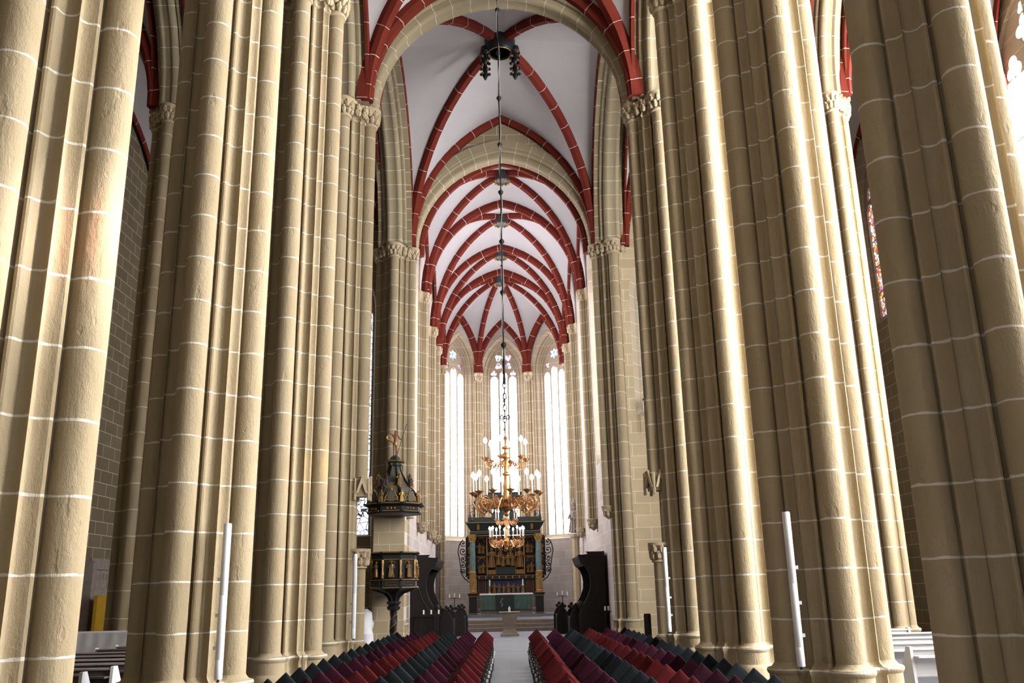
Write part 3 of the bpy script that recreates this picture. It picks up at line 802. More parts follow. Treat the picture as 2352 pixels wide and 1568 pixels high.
for s in (-1, 1):
    m_ = MB(); z = 0.15
    m_.lathe([(0.05, 0.25), (0.17, 0.2), (0.19, 0.0), (0.1, -0.12), (0.14, -0.3), (0.15, -0.5), (0.07, -0.62), (0.12, -0.75), (0.09, -0.95), (0.12, -1.1), (0.05, -1.25), (0.02, -1.3)], (s * 0.60, -0.05, 0), 10)
    for i in range(5):
        for da in (-1, 1): m_.ball((s * 0.60 + da * 0.16, -0.12, -0.12 - 0.24 * i), 0.07, 6, 4)
    pe = m_.build('pendant', M['black'], kr)
    m_ = MB()
    for i in range(6):
        m_.ball((s * 0.60 + (-1) ** i * 0.1, -0.2, -0.1 - 0.19 * i), 0.05, 6, 4)
    m_.build('gilt_leaf', M['gold'], pe)

# ------------------------------------------------------------------ rows of chairs with cushions standing on one corner
ORD = ['front', 'second', 'third', 'fourth', 'fifth', 'sixth', 'seventh', 'eighth', 'ninth', 'tenth', 'eleventh', 'twelfth', 'thirteenth', 'fourteenth', 'fifteenth', 'sixteenth', 'seventeenth', 'eighteenth', 'nineteenth']
SEATN = ['aisle seat', 'second seat from aisle', 'third seat from aisle', 'fourth seat from aisle', 'fifth seat from aisle', 'outermost seat']
def chair_meshes():
    out = {}
    m_ = MB(); m_.box((0, 0, 0.455), (0.44, 0.42, 0.035)); out['seat'] = m_.mesh('seat')
    m_ = MB(); m_.box((0, -0.20, 0.545), (0.44, 0.025, 0.10)); out['backrest'] = m_.mesh('backrest')
    for i, (x, y) in enumerate(((-0.21, -0.2), (0.21, -0.2), (-0.21, 0.19), (0.21, 0.19))):
        m_ = MB(); h = 0.60 if y < 0 else 0.45
        m_.tube([(x, y - (0.05 if y < 0 else -0.03), 0), (x, y, 0.44), (x, y, h)], 0.014, 6)
        out['leg%d' % i] = m_.mesh('leg')
    m_ = MB(); m_.box((0, 0, 0.43), (0.42, 0.40, 0.02)); out['frame'] = m_.mesh('frame')
    for s in (-1, 1):
        m_ = MB(); m_.box((s * 0.225, 0, 0.27), (0.014, 0.40, 0.40)); out['side_panel%d' % s] = m_.mesh('side_panel')
        m_ = MB(); m_.box((s * 0.245, 0.02, 0.345), (0.045, 0.10, 0.05)); out['row_coupling%d' % s] = m_.mesh('row_coupling')
    for k, me in out.items(): me.materials.append(M['white'] if 'coupling' in k else M['wood'])
    return out
CM = chair_meshes()
def cushion_mesh():
    m_ = MB(); h = 0.172; t = 0.024; n = 6; sd = []
    q = []
    for cx, cy, a0 in ((h, h, 0), (-h, h, 90), (-h, -h, 180), (h, -h, 270)):
        for i in range(3):
            a = R_(a0 + 45 * i); q.append((cx * 0.94 + 0.012 * math.cos(a), cy * 0.94 + 0.012 * math.sin(a)))
    rot = lambda x, y: (x * math.cos(PI / 4) - y * math.sin(PI / 4), x * math.sin(PI / 4) + y * math.cos(PI / 4))
    rings = []
    for sc, d in ((0.0, -t - 0.003), (0.6, -t - 0.003), (0.93, -t), (0.985, -t * 0.8), (1.0, -t * 0.4), (1.0, t * 0.4), (0.985, t * 0.8), (0.93, t), (0.6, t + 0.003), (0.0, t + 0.003)):
        ring_ = []
        for x, y in q:
            u, v = rot(x * max(sc, 0.01), y * max(sc, 0.01)); ring_.append((u, d, v))
        rings.append(ring_)
    m_.loft(rings, True); return m_.mesh('cushion', 50)
CU = {}
for k in ('red', 'purple', 'grey'):
    me = cushion_mesh(); me.materials.append(M['fab_' + k]); CU[k] = me
CNAME = {'red': 'dark red', 'purple': 'purple', 'grey': 'charcoal'}
cols6 = ['red', 'purple', 'grey', 'red', 'purple', 'grey']
half_diag = 0.172 * 0.94 * math.sqrt(2) + 0.012
rj = random.Random(3)
for row in range(18):
    y = 26.55 - 0.925 * row
    for s in (-1, 1):
        blk = 'left' if s < 0 else 'right'
        for c in range(6):
            x = s * (0.72 + 0.5 * c) + rj.uniform(-0.012, 0.012)
            rest = '%s block, %s, %s row from altar' % (blk, SEATN[c], ORD[row])
            ch = tag(empty('church_chair', (x, y, 0)), 'black chair under %s cushion, ' % CNAME[cols6[c]] + rest, 'chair', 'chairs in the nave')
            for k in ('seat', 'backrest', 'leg0', 'leg1', 'leg2', 'leg3'): link(k.rstrip('0123'), CM[k], ch)
            link('side_panel', CM['side_panel-1'], ch); link('side_panel', CM['side_panel1'], ch)
            if c == 0: link('row_coupling', CM['row_coupling%d' % -s], ch)
            cu = link('seat_cushion', CU[cols6[c]], None, (x, y - 0.135, 0.474 + half_diag))
            cu.rotation_euler = (R_(rj.uniform(3, 7)), R_(rj.uniform(-3, 3)), R_(rj.uniform(-3, 3)))
            tag(cu, '%s cushion on its corner, ' % CNAME[cols6[c]] + rest, 'cushion', 'cushions on the nave chairs')

# ------------------------------------------------------------------ statue niches on the last nave pillars
def niche(parent, sx):
    x = sx * 0.69
    m_ = MB()
    m_.lathe([(0.30, 0.0), (0.30, 0.42), (0.26, 0.5), (0.25, 0.68), (0.27, 0.74), (0.20, 0.8), (0.20, 2.72)], (x, 0, 0), 16); m_.build('niche_column', M['stone'], parent, sharp=40)
    m_ = MB(); m_.lathe([(0.20, 2.66), (0.25, 2.69), (0.2, 2.76), (0.22, 3.0), (0.33, 3.12), (0.33, 3.2), (0.2, 3.2)], (x, 0, 0), 16)
    leafy(m_, x, 0, 0.23, 2.76, 3.12, 0, 2 * PI, 2, 9, 5); m_.build('niche_capital', M['plainstone'], parent)
    m_ = MB()
    m_.lathe([(0.24, 4.62), (0.26, 4.95), (0.28, 5.1), (0.2, 5.15)], (x, 0, 0), 5, PI / 10, False)
    for i in range(5):
        a = 2 * PI * i / 5; cx, cy = x + 0.27 * math.cos(a), 0.27 * math.sin(a)
        t = Vector((-math.sin(a), math.cos(a), 0)); nn = Vector((math.cos(a), math.sin(a), 0)); o = Vector((cx, cy, 0))
        fr = lambda u, v, d, o=o, t=t, nn=nn: tuple(o + t * u + nn * d + Vector((0, 0, v)))
        m_.prism([(-0.17, 4.7), (-0.10, 4.7), (0, 4.98), (0.10, 4.7), (0.17, 4.7), (0.03, 5.12), (-0.03, 5.12)], -0.03, 0.05, fr)
        m_.ball(tuple(o + nn * 0.02 + Vector((0, 0, 5.15))), 0.05, 6, 4)
        b = a + PI / 5; m_.tube([(x + 0.32 * math.cos(b), 0.32 * math.sin(b), 4.55), (x + 0.32 * math.cos(b), 0.32 * math.sin(b), 5.12)], [0.045, 0.03], 6)
        m_.ball((x + 0.32 * math.cos(b), 0.32 * math.sin(b), 4.55), 0.05, 6, 4)
    m_.build('niche_canopy', M['plainstone'], parent)
niche(PL4, 1); niche(PR4, -1)

# ------------------------------------------------------------------ white line-array loudspeakers on the pillars
def speaker(x, y, label, dx):
    r = tag(empty('column_loudspeaker', (x, y, 0)), label, 'loudspeaker', 'white column loudspeakers')
    m_ = MB(); m_.lathe([(0.05, 0.88), (0.058, 0.89), (0.058, 1.14), (0.055, 1.145), (0.058, 1.15), (0.058, 2.02), (0.055, 2.025), (0.058, 2.03), (0.058, 3.03), (0.05, 3.05)], (0, 0, 0), 14); m_.build('tube', M['white'], r, sharp=50)
    for z in (1.3, 1.75, 2.25):
        m_ = MB(); m_.box((dx * 0.07, 0.06, z), (0.09, 0.03, 0.05)); m_.build('bracket', M['white'], r)
    m_ = MB(); m_.cyl((0, 0, 0.84), 0.02, 0.06, 8); m_.build('cable_plug', M['black'], r)
speaker(-4.16, 13.42, 'tall white column loudspeaker on the second left pillar, nearest the viewer', -1)
speaker(-4.15, 24.62, 'white column loudspeaker beside the pulpit on the left niche pillar', -1)
speaker(4.18, 24.62, 'white column loudspeaker on the right niche pillar near the choir stalls', 1)
speaker(4.12, 13.42, 'tall white column loudspeaker on the second right pillar, nearest the viewer', 1)

# ------------------------------------------------------------------ pews in the aisles
def pew_meshes(w, dark):
    a, b = ('pew', 'pew')
    out = []
    m_ = MB(); m_.bb(0.04, w - 0.04, -0.02, 0.0, 0.42, 0.86); out.append(('backrest', m_, M['pew']))
    m_ = MB(); m_.bb(-0.02, w + 0.02, -0.07, 0.05, 0.86, 0.89); out.append(('top_rail', m_, M['pew']))
    m_ = MB(); m_.bb(0.04, w - 0.04, 0.0, 0.40, 0.40, 0.44); out.append(('seat', m_, M['pew']))
    m_ = MB(); m_.bb(0.06, w - 0.06, 0.02, 0.38, 0.44, 0.475); out.append(('seat_pad', m_, M['pew_blue']))
    for x in (0.0, w):
        m_ = MB(); m_.prism([(-0.16, 0), (0.44, 0), (0.42, 0.45), (0.08, 0.92), (-0.08, 0.92)], -0.025, 0.025, lambda u, v, d, x=x: (x + d, u, v)); out.append(('end_panel', m_, M['pew']))
    m_ = MB(); m_.bb(w * 0.5 - 0.02, w * 0.5 + 0.02, -0.18, -0.02, 0.42, 0.80); out.append(('post', m_, M['pew']))
    m_ = MB(); m_.bb(0.04, w - 0.04, -0.26, -0.04, 0.74, 0.77); out.append(('book_shelf', m_, M['pew']))
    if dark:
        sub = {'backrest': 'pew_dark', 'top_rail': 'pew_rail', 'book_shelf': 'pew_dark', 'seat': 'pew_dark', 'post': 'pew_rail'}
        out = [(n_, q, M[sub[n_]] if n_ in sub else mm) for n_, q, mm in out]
    return [(n_, q.mesh(n_), mm) for n_, q, mm in out]
def pews(x0, x1, ys, side, group):
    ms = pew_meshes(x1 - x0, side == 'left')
    for n_, me, mm in ms: me.materials.append(mm)
    for i, y in enumerate(ys):
        r = tag(empty('pew', (x0, y, 0)), '%s in the %s aisle, %s from the viewer' % ('grey brown pew with white ends' if side == 'left' else 'white painted pew', side, ('first', 'second', 'third', 'fourth', 'fifth', 'sixth', 'seventh', 'eighth')[i]), 'pew', group)
        for n_, me, mm in ms: link(n_, me, r)
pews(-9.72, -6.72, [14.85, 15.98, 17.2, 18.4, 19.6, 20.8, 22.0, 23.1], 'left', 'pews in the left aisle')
pews(6.99, 9.95, [16.5, 18.1, 19.8, 21.6, 23.4, 25.2], 'right', 'pews in the right aisle')
# cloth covered piano behind the left pews
r = tag(empty('covered_piano', (-10.45, 24.0, 0)), 'brown upright cabinet under a draped white cloth beside the left aisle pillar', 'piano')
m_ = MB(); m_.bb(-0.8, 0.72, -0.28, 0.28, 0.0, 1.2); m_.build('case', M['wood_brown'], r)
m_ = MB(); rings = []
for i in range(25):
    u = -0.82 + 1.6 * i / 24; ripple = 0.008 * math.sin(i * 1.3)
    fr_ = 1.02 if u > -0.30 else max(0.1, 1.02 * (u + 0.82) / 0.52)
    rings.append([(u, 0.30, 0.55), (u, 0.30, 1.2), (u, 0.22, 1.225), (u, -0.22, 1.225), (u, -0.31 + ripple, 1.2), (u - 0.05, -0.33 + ripple, 1.2 - 0.5 * fr_), (u - 0.06, -0.34 + ripple * 1.6, 1.2 - 0.95 * fr_)])
m_.loft(rings, True, False, False)
m_.loft([[(0.78, 0.30, z), (0.80, 0, z), (0.78, -0.31, z)] for z in (1.215, 0.9, 0.3)], True, False, False)
m_.build('cloth', M['linen'], r)
# tombstone and ochre board on the north wall
r = tag(empty('epitaph', (-15.7, 35.1, 0)), 'weathered grey carved tombstone standing against the north wall', 'tombstone')
m_ = MB(); m_.bb(-0.02, 0.22, -1.15, 1.15, 0.0, 3.5); m_.build('slab', M['tomb'], r)
m_ = MB(); m_.bb(0.22, 0.30, -1.15, -0.85, 0.1, 3.4); m_.bb(0.22, 0.30, 0.85, 1.15, 0.1, 3.4); m_.bb(0.22, 0.30, -0.85, 0.85, 3.1, 3.4); m_.build('border', M['tomb'], r)
m_ = MB()
for i in range(5):
    m_.ball((0.22, -0.6 + 0.3 * i, 2.5), 0.1, 8, 5, (0.4, 1, 1.3)); m_.bb(0.2, 0.25, -0.7 + 0.3 * i, -0.5 + 0.3 * i, 2.75, 2.95)
m_.build('carving', M['tomb'], r)
r = tag(empty('board', (-15.0, 34.15, 0)), 'ochre yellow display board in front of the tombstone', 'board')
m_ = MB(); m_.bb(-0.06, 0.06, -0.62, 0.62, 0.25, 2.15); m_.build('panel', M['yellow'], r)
for s in (-1, 1):
    m_ = MB(); m_.bb(-0.25, 0.25, s * 0.5 - 0.03, s * 0.5 + 0.03, 0.0, 0.26); m_.build('foot', M['black'], r)

# ------------------------------------------------------------------ small carved figures
def statuette(mb, x, y, z, h, d=(0, -1), seed=0):
    """robed standing figure with head, arms and folds, facing d"""
    rnd = random.Random(seed); w = h * 0.16
    mb.lathe([(w * 1.15, 0), (w * 1.1, 0.05 * h), (w * 0.85, 0.35 * h), (w * 0.75, 0.55 * h), (w * 1.05, 0.72 * h), (w * 0.95, 0.79 * h), (w * 0.35, 0.83 * h), (w * 0.3, 0.86 * h)], (x, y, z), 9, rnd.random())
    mb.ball((x + d[0] * 0.02 * h, y + d[1] * 0.02 * h, z + 0.92 * h), 0.075 * h, 8, 6, (1, 1, 1.2))
    t = (-d[1], d[0])
    for s in (-1, 1):
        sh = Vector((x + t[0] * s * w * 0.9, y + t[1] * s * w * 0.9, z + 0.74 * h))
        el = sh + Vector((t[0] * s * w * 0.5 + d[0] * w * 0.3, t[1] * s * w * 0.5 + d[1] * w * 0.3, -0.18 * h))
        ha = Vector((x + d[0] * w * 1.3 + t[0] * s * w * 0.3 * (1 + rnd.random()), y + d[1] * w * 1.3 + t[1] * s * w * 0.3, z + (0.5 + 0.15 * rnd.random()) * h))
        mb.tube([sh, el, ha], [w * 0.36, w * 0.34, w * 0.2], 6)
    for i in range(4):
        u = (i - 1.5) * 0.45 * w
        mb.tube([(x + t[0] * u + d[0] * w * 0.75, y + t[1] * u + d[1] * w * 0.75, z + 0.55 * h), (x + t[0] * u * 1.5 + d[0] * w * 1.05, y + t[1] * u * 1.5 + d[1] * w * 1.05, z + 0.02 * h)], [w * 0.12, w * 0.2], 5)

def octo(r, z, n=8, ph=PI / 8): return [(r * math.cos(ph + 2 * PI * i / n), r * math.sin(ph + 2 * PI * i / n), z) for i in range(n)]
# ------------------------------------------------------------------ pulpit
r = tag(empty('pulpit', (-4.50, 35.75, 0)), 'black and gold carved octagonal pulpit on a twisted stem', 'pulpit')
m_ = MB(); m_.lathe([(0.26, 0), (0.26, 0.12), (0.15, 0.2), (0.14, 0.35)], (0, 0, 0), 12)
rings = []
for i in range(25):
    z = 0.3 + 1.1 * i / 24; ph = i * 0.42
    rings.append([((0.125 + 0.022 * math.cos(3 * a - ph)) * math.cos(a), (0.125 + 0.022 * math.cos(3 * a - ph)) * math.sin(a), z) for a in [2 * PI * j / 18 for j in range(18)]])
m_.loft(rings); stem = m_.build('stem', M['wood'], r)
m_ = MB()
for k in range(2):
    m_.tube([((0.135) * math.cos(0.42 * i / 3 + k * PI), 0.135 * math.sin(0.42 * i / 3 + k * PI), 0.35 + 1.0 * i / 72) for i in range(0, 73, 2)], 0.014, 5)
m_.build('gilt_band', M['gold'], stem)
m_ = MB(); m_.lathe([(0.15, 1.36), (0.25, 1.42), (0.27, 1.5), (0.2, 1.56), (0.28, 1.64), (0.28, 1.7), (0.18, 1.72)], (0, 0, 0), 8, PI / 8, False); m_.build('stem_capital', M['black'], r)
m_ = MB(); m_.loft([octo(q, z) for q, z in ((0.16, 1.68), (0.20, 1.85), (0.36, 2.02), (0.72, 2.14), (0.86, 2.18))], False); cone = m_.build('corbel_bowl', M['wood'], r)
m_ = MB()
for i in range(8):
    a = PI / 8 + 2 * PI * i / 8
    m_.tube([(q * math.cos(a), q * math.sin(a), z) for q, z in ((0.17, 1.7), (0.23, 1.86), (0.40, 2.02), (0.72, 2.12), (0.88, 2.16))], 0.035, 6)
m_.build('ribs', M['black'], cone)
m_ = MB(); m_.loft([octo(q, z) for q, z in ((0.86, 2.16), (0.98, 2.18), (0.98, 2.24), (0.92, 2.27), (0.92, 2.46), (0.98, 2.49), (0.98, 2.54), (0.86, 2.56), (0.86, 3.24), (0.90, 3.26), (0.90, 3.42), (1.0, 3.46), (1.04, 3.5), (1.04, 3.55), (0.8, 3.56))], False); body = m_.build('bowl', M['black'], r)
m_ = MB()
for z, q in ((2.50, 0.985), (2.22, 0.985), (3.26, 0.905), (3.52, 1.045)):
    for i in range(8):
        a0, a1 = PI / 8 + 2 * PI * i / 8, PI / 8 + 2 * PI * (i + 1) / 8
        p0 = Vector((q * math.cos(a0), q * math.sin(a0), z)); p1 = Vector((q * math.cos(a1), q * math.sin(a1), z))
        m_.tube([p0.lerp(p1, 0.08), p0.lerp(p1, 0.92)], 0.016, 5)
for i in range(8):
    a0, a1 = PI / 8 + 2 * PI * i / 8, PI / 8 + 2 * PI * (i + 1) / 8
    c = [Vector((0.93 * math.cos(a), 0.93 * math.sin(a), 0)) for a in (a0, a1)]
    qd = [c[0].lerp(c[1], t) + Vector((0, 0, z)) for t, z in ((0.2, 2.31), (0.8, 2.31), (0.8, 2.42), (0.2, 2.42), (0.2, 2.31))]
    m_.tube(qd, 0.009, 4)
m_.build('gilt_mouldings', M['gold'], body)
for i in range(8):
    a = PI / 8 + 2 * PI * i / 8; x, y = 0.895 * math.cos(a), 0.895 * math.sin(a)
    m_ = MB(); m_.lathe([(0.05, 2.56), (0.06, 2.6), (0.035, 2.64), (0.06, 2.72), (0.035, 2.82), (0.04, 2.88), (0.045, 3.05), (0.06, 3.14), (0.05, 3.24)], (x, y, 0), 8); m_.build('colonnette', M['gold'], r)
for i in range(8):
    a = 2 * PI * i / 8; d = (math.cos(a), math.sin(a)); q = 0.79
    if d[1] > 0.75: continue
    m_ = MB(); statuette(m_, 0.86 * d[0], 0.86 * d[1], 2.66, 0.52, d, i)
    m_.tube([((0.82) * d[0] - d[1] * 0.11 * math.cos(t), 0.82 * d[1] + d[0] * 0.11 * math.cos(t), 3.12 + 0.09 * math.sin(t)) for t in [PI * k / 8 for k in range(9)]], 0.018, 5)
    m_.box((0.86 * d[0], 0.86 * d[1], 2.63), (0.2, 0.2, 0.06), a); m_.build('saint_figure', M['oldgold'], r)

# sounding board above it, hung on the pier
r = tag(empty('sounding_board', (-4.53, 35.75, 5.0)), 'black and gold sounding board over the pulpit, topped by a figure holding a staff', 'sounding board')
m_ = MB(); m_.loft([octo(q, z) for q, z in ((0.9, 0.02), (1.08, 0.0), (1.12, 0.06), (1.06, 0.1), (1.06, 0.26), (1.14, 0.3), (1.24, 0.33), (1.26, 0.40), (1.05, 0.42), (0.98, 0.44))], False); drum = m_.build('drum', M['black'], r)
m_ = MB()
for z, q in ((0.08, 1.12), (0.37, 1.262)):
    for i in range(8):
        a0, a1 = PI / 8 + 2 * PI * i / 8, PI / 8 + 2 * PI * (i + 1) / 8
        p0 = Vector((q * math.cos(a0), q * math.sin(a0), z)); p1 = Vector((q * math.cos(a1), q * math.sin(a1), z)); m_.tube([p0.lerp(p1, 0.12), p0.lerp(p1, 0.88)], 0.016, 5)
for i in range(8):
    a = 2 * PI * i / 8; q = 1.0
    for k in (-1, 0, 1): m_.ball((q * math.cos(a) - 0.14 * k * math.sin(a), q * math.sin(a) + 0.14 * k * math.cos(a), 0.18), 0.045, 6, 4)
m_.build('gilt_mouldings', M['gold'], drum)
m_ = MB(); prof = [(0.98, 0.42), (0.93, 0.62), (0.86, 0.80), (0.70, 1.02), (0.50, 1.25), (0.36, 1.50), (0.26, 1.75), (0.22, 1.92)]
m_.loft([octo(q, z) for q, z in prof], False); m_.build('cupola', M['slate'], r)
for i in range(8):
    a = PI / 8 + 2 * PI * i / 8
    m_ = MB(); m_.tube([(q * 1.03 * math.cos(a), q * 1.03 * math.sin(a), z) for q, z in prof], [0.06, 0.055, 0.055, 0.05, 0.05, 0.045, 0.04, 0.04], 6); rb = m_.build('rib', M['black'], r)
    m_ = MB(); m_.ball((0.72 * math.cos(a), 0.72 * math.sin(a), 1.02), 0.06, 6, 4); m_.ball((0.58 * math.cos(a), 0.58 * math.sin(a), 1.18), 0.05, 6, 4); m_.build('gilt_knob', M['gold'], rb)
for i in range(8):
    a = PI / 8 + 2 * PI * i / 8; d = (math.cos(a), math.sin(a))
    m_ = MB(); statuette(m_, 1.02 * d[0], 1.02 * d[1], 0.42, 0.46, d, 20 + i)
    m_.tube([(1.1 * d[0] - 0.05 * d[1], 1.1 * d[1] + 0.05 * d[0], 0.45), (1.1 * d[0] - 0.07 * d[1], 1.1 * d[1] + 0.07 * d[0], 1.05)], 0.009, 4); m_.build('angel_figure', M['oldgold'] if i % 2 else M['gold'], r)
for i in range(8):
    a = PI / 8 + 2 * PI * i / 8; d = (math.cos(a), math.sin(a)); m_ = MB(); statuette(m_, 0.66 * d[0], 0.66 * d[1], 1.08, 0.5, d, 40 + i); m_.build('upper_figure', M['wood_brown'] if i % 2 else M['oldgold'], r)
for i in range(8):
    a = 2 * PI * i / 8; d = Vector((math.cos(a), math.sin(a), 0)); t = Vector((-d.y, d.x, 0)); o = d * 0.99 + Vector((0, 0, 0.44))
    m_ = MB(); fr = lambda u, v, dd, o=o, t=t, d=d: tuple(o + t * u + d * dd + Vector((0, 0, v)))
    m_.prism([(-0.11, 0.0), (0.11, 0), (0.13, 0.2), (0.09, 0.36), (0, 0.42), (-0.09, 0.36), (-0.13, 0.2)], -0.03, 0.03, fr); car = m_.build('cartouche', M['slate'], r)
    m_ = MB()
    for s in (-1, 1):
        m_.tube([o + t * (s * (0.17 + 0.10 * k / 10 * math.cos(k * 0.75))) + Vector((0, 0, 0.12 + 0.10 * k / 10 * math.sin(k * 0.75))) for k in range(2, 14)], 0.022, 5)
        m_.tube([o + t * s * 0.28 + Vector((0, 0, 0.0)), o + t * s * 0.2 + Vector((0, 0, 0.2)), o + t * s * 0.1 + Vector((0, 0, 0.4))], 0.02, 5)
    m_.ball(tuple(o + Vector((0, 0, 0.45))), 0.05, 6, 4); m_.build('scroll', M['gold'], car)
m_ = MB(); m_.bb(-0.02, 0.02, -0.9, -0.86, 0.86, 1.12); m_.bb(-0.09, 0.09, -0.9, -0.86, 0.98, 1.02); m_.build('cross', M['gold'], r)
m_ = MB(); m_.loft([octo(q, z) for q, z in ((0.24, 1.88), (0.30, 1.94), (0.30, 2.02), (0.40, 2.08), (0.42, 2.12), (0.24, 2.16), (0.18, 2.28), (0.06, 2.36))], False); lan = m_.build('lantern_cap', M['darkgreen'], r)
m_ = MB()
for i in range(8):
    a0, a1 = PI / 8 + 2 * PI * i / 8, PI / 8 + 2 * PI * (i + 1) / 8
    m_.tube([(0.41 * math.cos(a0), 0.41 * math.sin(a0), 2.09), (0.41 * math.cos(a1), 0.41 * math.sin(a1), 2.09)], 0.018, 5)
    m_.ball((0.29 * math.cos(a0), 0.29 * math.sin(a0), 1.98), 0.045, 6, 4)
m_.build('gilt_rim', M['gold'], lan)
# the figure on top: one continuous skinned body
def skin_figure(name, joints, edges, m, parent, loc):
    me = bpy.data.meshes.new(name); me.from_pydata([j[0] for j in joints], edges, [])
    o = bpy.data.objects.new(name, me); COL.objects.link(o)
    md = o.modifiers.new('skin', 'SKIN'); me.skin_vertices or None
    if not me.skin_vertices:
        bpy.context.view_layer.objects.active = o
    for i, sv in enumerate(me.skin_vertices[0].data):
        rr = joints[i][1]; sv.radius = (rr, rr); sv.use_root = (i == 0)
    s2 = o.modifiers.new('sub', 'SUBSURF'); s2.levels = 2; s2.render_levels = 2
    dg = bpy.context.evaluated_depsgraph_get(); dg.update()
    nm = bpy.data.meshes.new_from_object(o.evaluated_get(dg)); nm.name = name
    bpy.data.objects.remove(o)
    nm.materials.clear(); nm.materials.append(m)
    for p in nm.polygons: p.use_smooth = True
    return link(name, nm, parent, loc)
J = [((0, 0, 0.52), 0.075), ((0.01, 0, 0.64), 0.07), ((0, -0.01, 0.80), 0.085), ((0, 0, 0.88), 0.04), ((0.01, -0.02, 0.97), 0.055), ((0.01, -0.01, 1.04), 0.04),
     ((-0.11, 0, 0.84), 0.04), ((-0.20, -0.02, 0.90), 0.03), ((-0.22, -0.04, 1.02), 0.022),
     ((0.11, 0, 0.82), 0.04), ((0.17, -0.03, 0.68), 0.03), ((0.27, -0.06, 0.65), 0.022),
     ((-0.05, 0, 0.46), 0.06), ((-0.05, -0.02, 0.26), 0.042), ((-0.06, 0.0, 0.04), 0.027), ((-0.07, -0.07, 0.01), 0.022),
     ((0.05, 0, 0.46), 0.06), ((0.05, -0.05, 0.27), 0.042), ((0.03, 0.03, 0.05), 0.027), ((0.04, -0.04, 0.02), 0.022)]
Eg = [(0, 1), (1, 2), (2, 3), (3, 4), (4, 5), (2, 6), (6, 7), (7, 8), (2, 9), (9, 10), (10, 11), (0, 12), (12, 13), (13, 14), (14, 15), (0, 16), (16, 17), (17, 18), (18, 19)]
fg = skin_figure('crowning_figure', J, Eg, M['flesh'], r, (0, 0, 2.34))
m_ = MB(); m_.lathe([(0.085, 0.42), (0.10, 0.5), (0.085, 0.56)], (0, 0, 0), 10); m_.tube([(-0.08, -0.05, 0.5), (-0.2, 0.0, 0.62), (-0.3, 0, 0.66), (-0.36, 0, 0.74), (-0.30, 0, 0.82), (-0.22, 0, 0.8)], [0.03, 0.04, 0.05, 0.05, 0.05, 0.03], 6); m_.build('gilt_drapery', M['gold'], fg)
m_ = MB(); m_.tube([(0.08, -0.06, 0.0), (0.27, -0.08, 0.65), (0.46, -0.08, 1.28)], 0.013, 6); m_.build('staff', M['iron'], fg)

# wrapped bundle in the corner behind the niche pillar
m_ = MB(); rr = random.Random(5); rings = []
for i in range(12):
    z = 1.45 * i / 11; q = 0.30 * (1 - 0.35 * (i / 11) ** 2) + 0.03 * math.sin(i * 2.1)
    if i == 11: q = 0.04
    rings.append([(q * (1 + 0.13 * math.sin(3 * a + i)) * math.cos(a), q * (1 + 0.13 * math.cos(2 * a + i * 0.7)) * math.sin(a), z) for a in [2 * PI * j / 16 for j in range(16)]])
m_.loft(rings); tag(m_.build('wrapped_bundle', M['linen'], None, (-5.62, 36.2, 0)), 'white plastic wrapped bundle standing on the floor behind the pulpit pillar', 'bundle')
m_ = MB(); m_.lathe([(0.10, 0), (0.10, 1.28), (0.085, 1.32)], (0, 0, 0), 16); tag(m_.build('black_post', M['black'], None, (3.80, 25.9, 0), sharp=40), 'black cylindrical post standing by the right niche pillar', 'post')

# ------------------------------------------------------------------ choir stalls
def stall(s, label):
    r = tag(empty('choir_stall', (s * 4.25 - (0.05 if s < 0 else 0.1), 40.0, 0)), label, 'choir stall', 'choir stalls')
    # outline: u from the wall towards the nave
    out = [(0.0, 0.0), (1.20, 0.0), (1.20, 0.95), (1.14, 1.16), (0.98, 1.42), (0.80, 1.72), (0.68, 2.05), (0.66, 2.35), (0.70, 2.62), (0.78, 2.85), (0.88, 2.98), (1.0, 3.06), (1.08, 3.2), (1.10, 3.36), (1.15, 3.42), (0.76, 3.44), (0.74, 3.52), (0.82, 3.60), (0.0, 3.60)]
    fr = lambda u, v, d: (-s * u, d, v)
    m_ = MB(); m_.prism(out, 0.0, 0.14, fr); ep = m_.build('end_panel', M['wood'], r)
    m_ = MB(); m_.tube([(-s * u, -0.02, v) for u, v in ((0.30, 2.4), (0.36, 2.1), (0.46, 1.8), (0.62, 1.5), (0.80, 1.25))], 0.022, 6)
    m_.tube([(-s * u, -0.02, v) for u, v in ((0.14, 0.12), (0.14, 1.0), (1.0, 1.0), (1.0, 0.12))], 0.02, 6); m_.build('moulding', M['wood'], ep)
    m_ = MB(); m_.ball((-s * 1.12, 0.07, 1.36), 0.15, 12, 8, (1, 0.7, 1.1)); m_.build('ball_finial', M['wood'], r)
    m_ = MB(); m_.bb(-s * 0.02, -s * 0.08, 0.14, 4.0, 0.0, 3.5); m_.build('back_panel', M['wood'], r)
    m_ = MB(); m_.prism([(0.0, 3.62), (1.15, 3.44), (1.15, 3.38), (1.05, 3.1), (0.9, 3.0), (0.75, 3.1), (0.0, 3.45)], 0.14, 4.0, fr); m_.build('hood', M['wood'], r)
    m_ = MB(); m_.bb(-s * 0.08, -s * 0.85, 0.14, 4.0, 0.42, 0.5); m_.build('seat', M['wood'], r)
    m_ = MB(); m_.prism(out, 4.0, 4.12, fr); m_.build('far_end_panel', M['wood'], r)
    m_ = MB(); m_.bb(-s * 0.80, -s * 1.16, -0.06, 0.30, 3.44, 3.47); m_.build('cornice_board', M['wood'], r)
    return r
stall(-1, 'dark carved choir stall with curved end panel beside the pulpit'); stall(1, 'dark carved choir stall with curved end panel on the right')
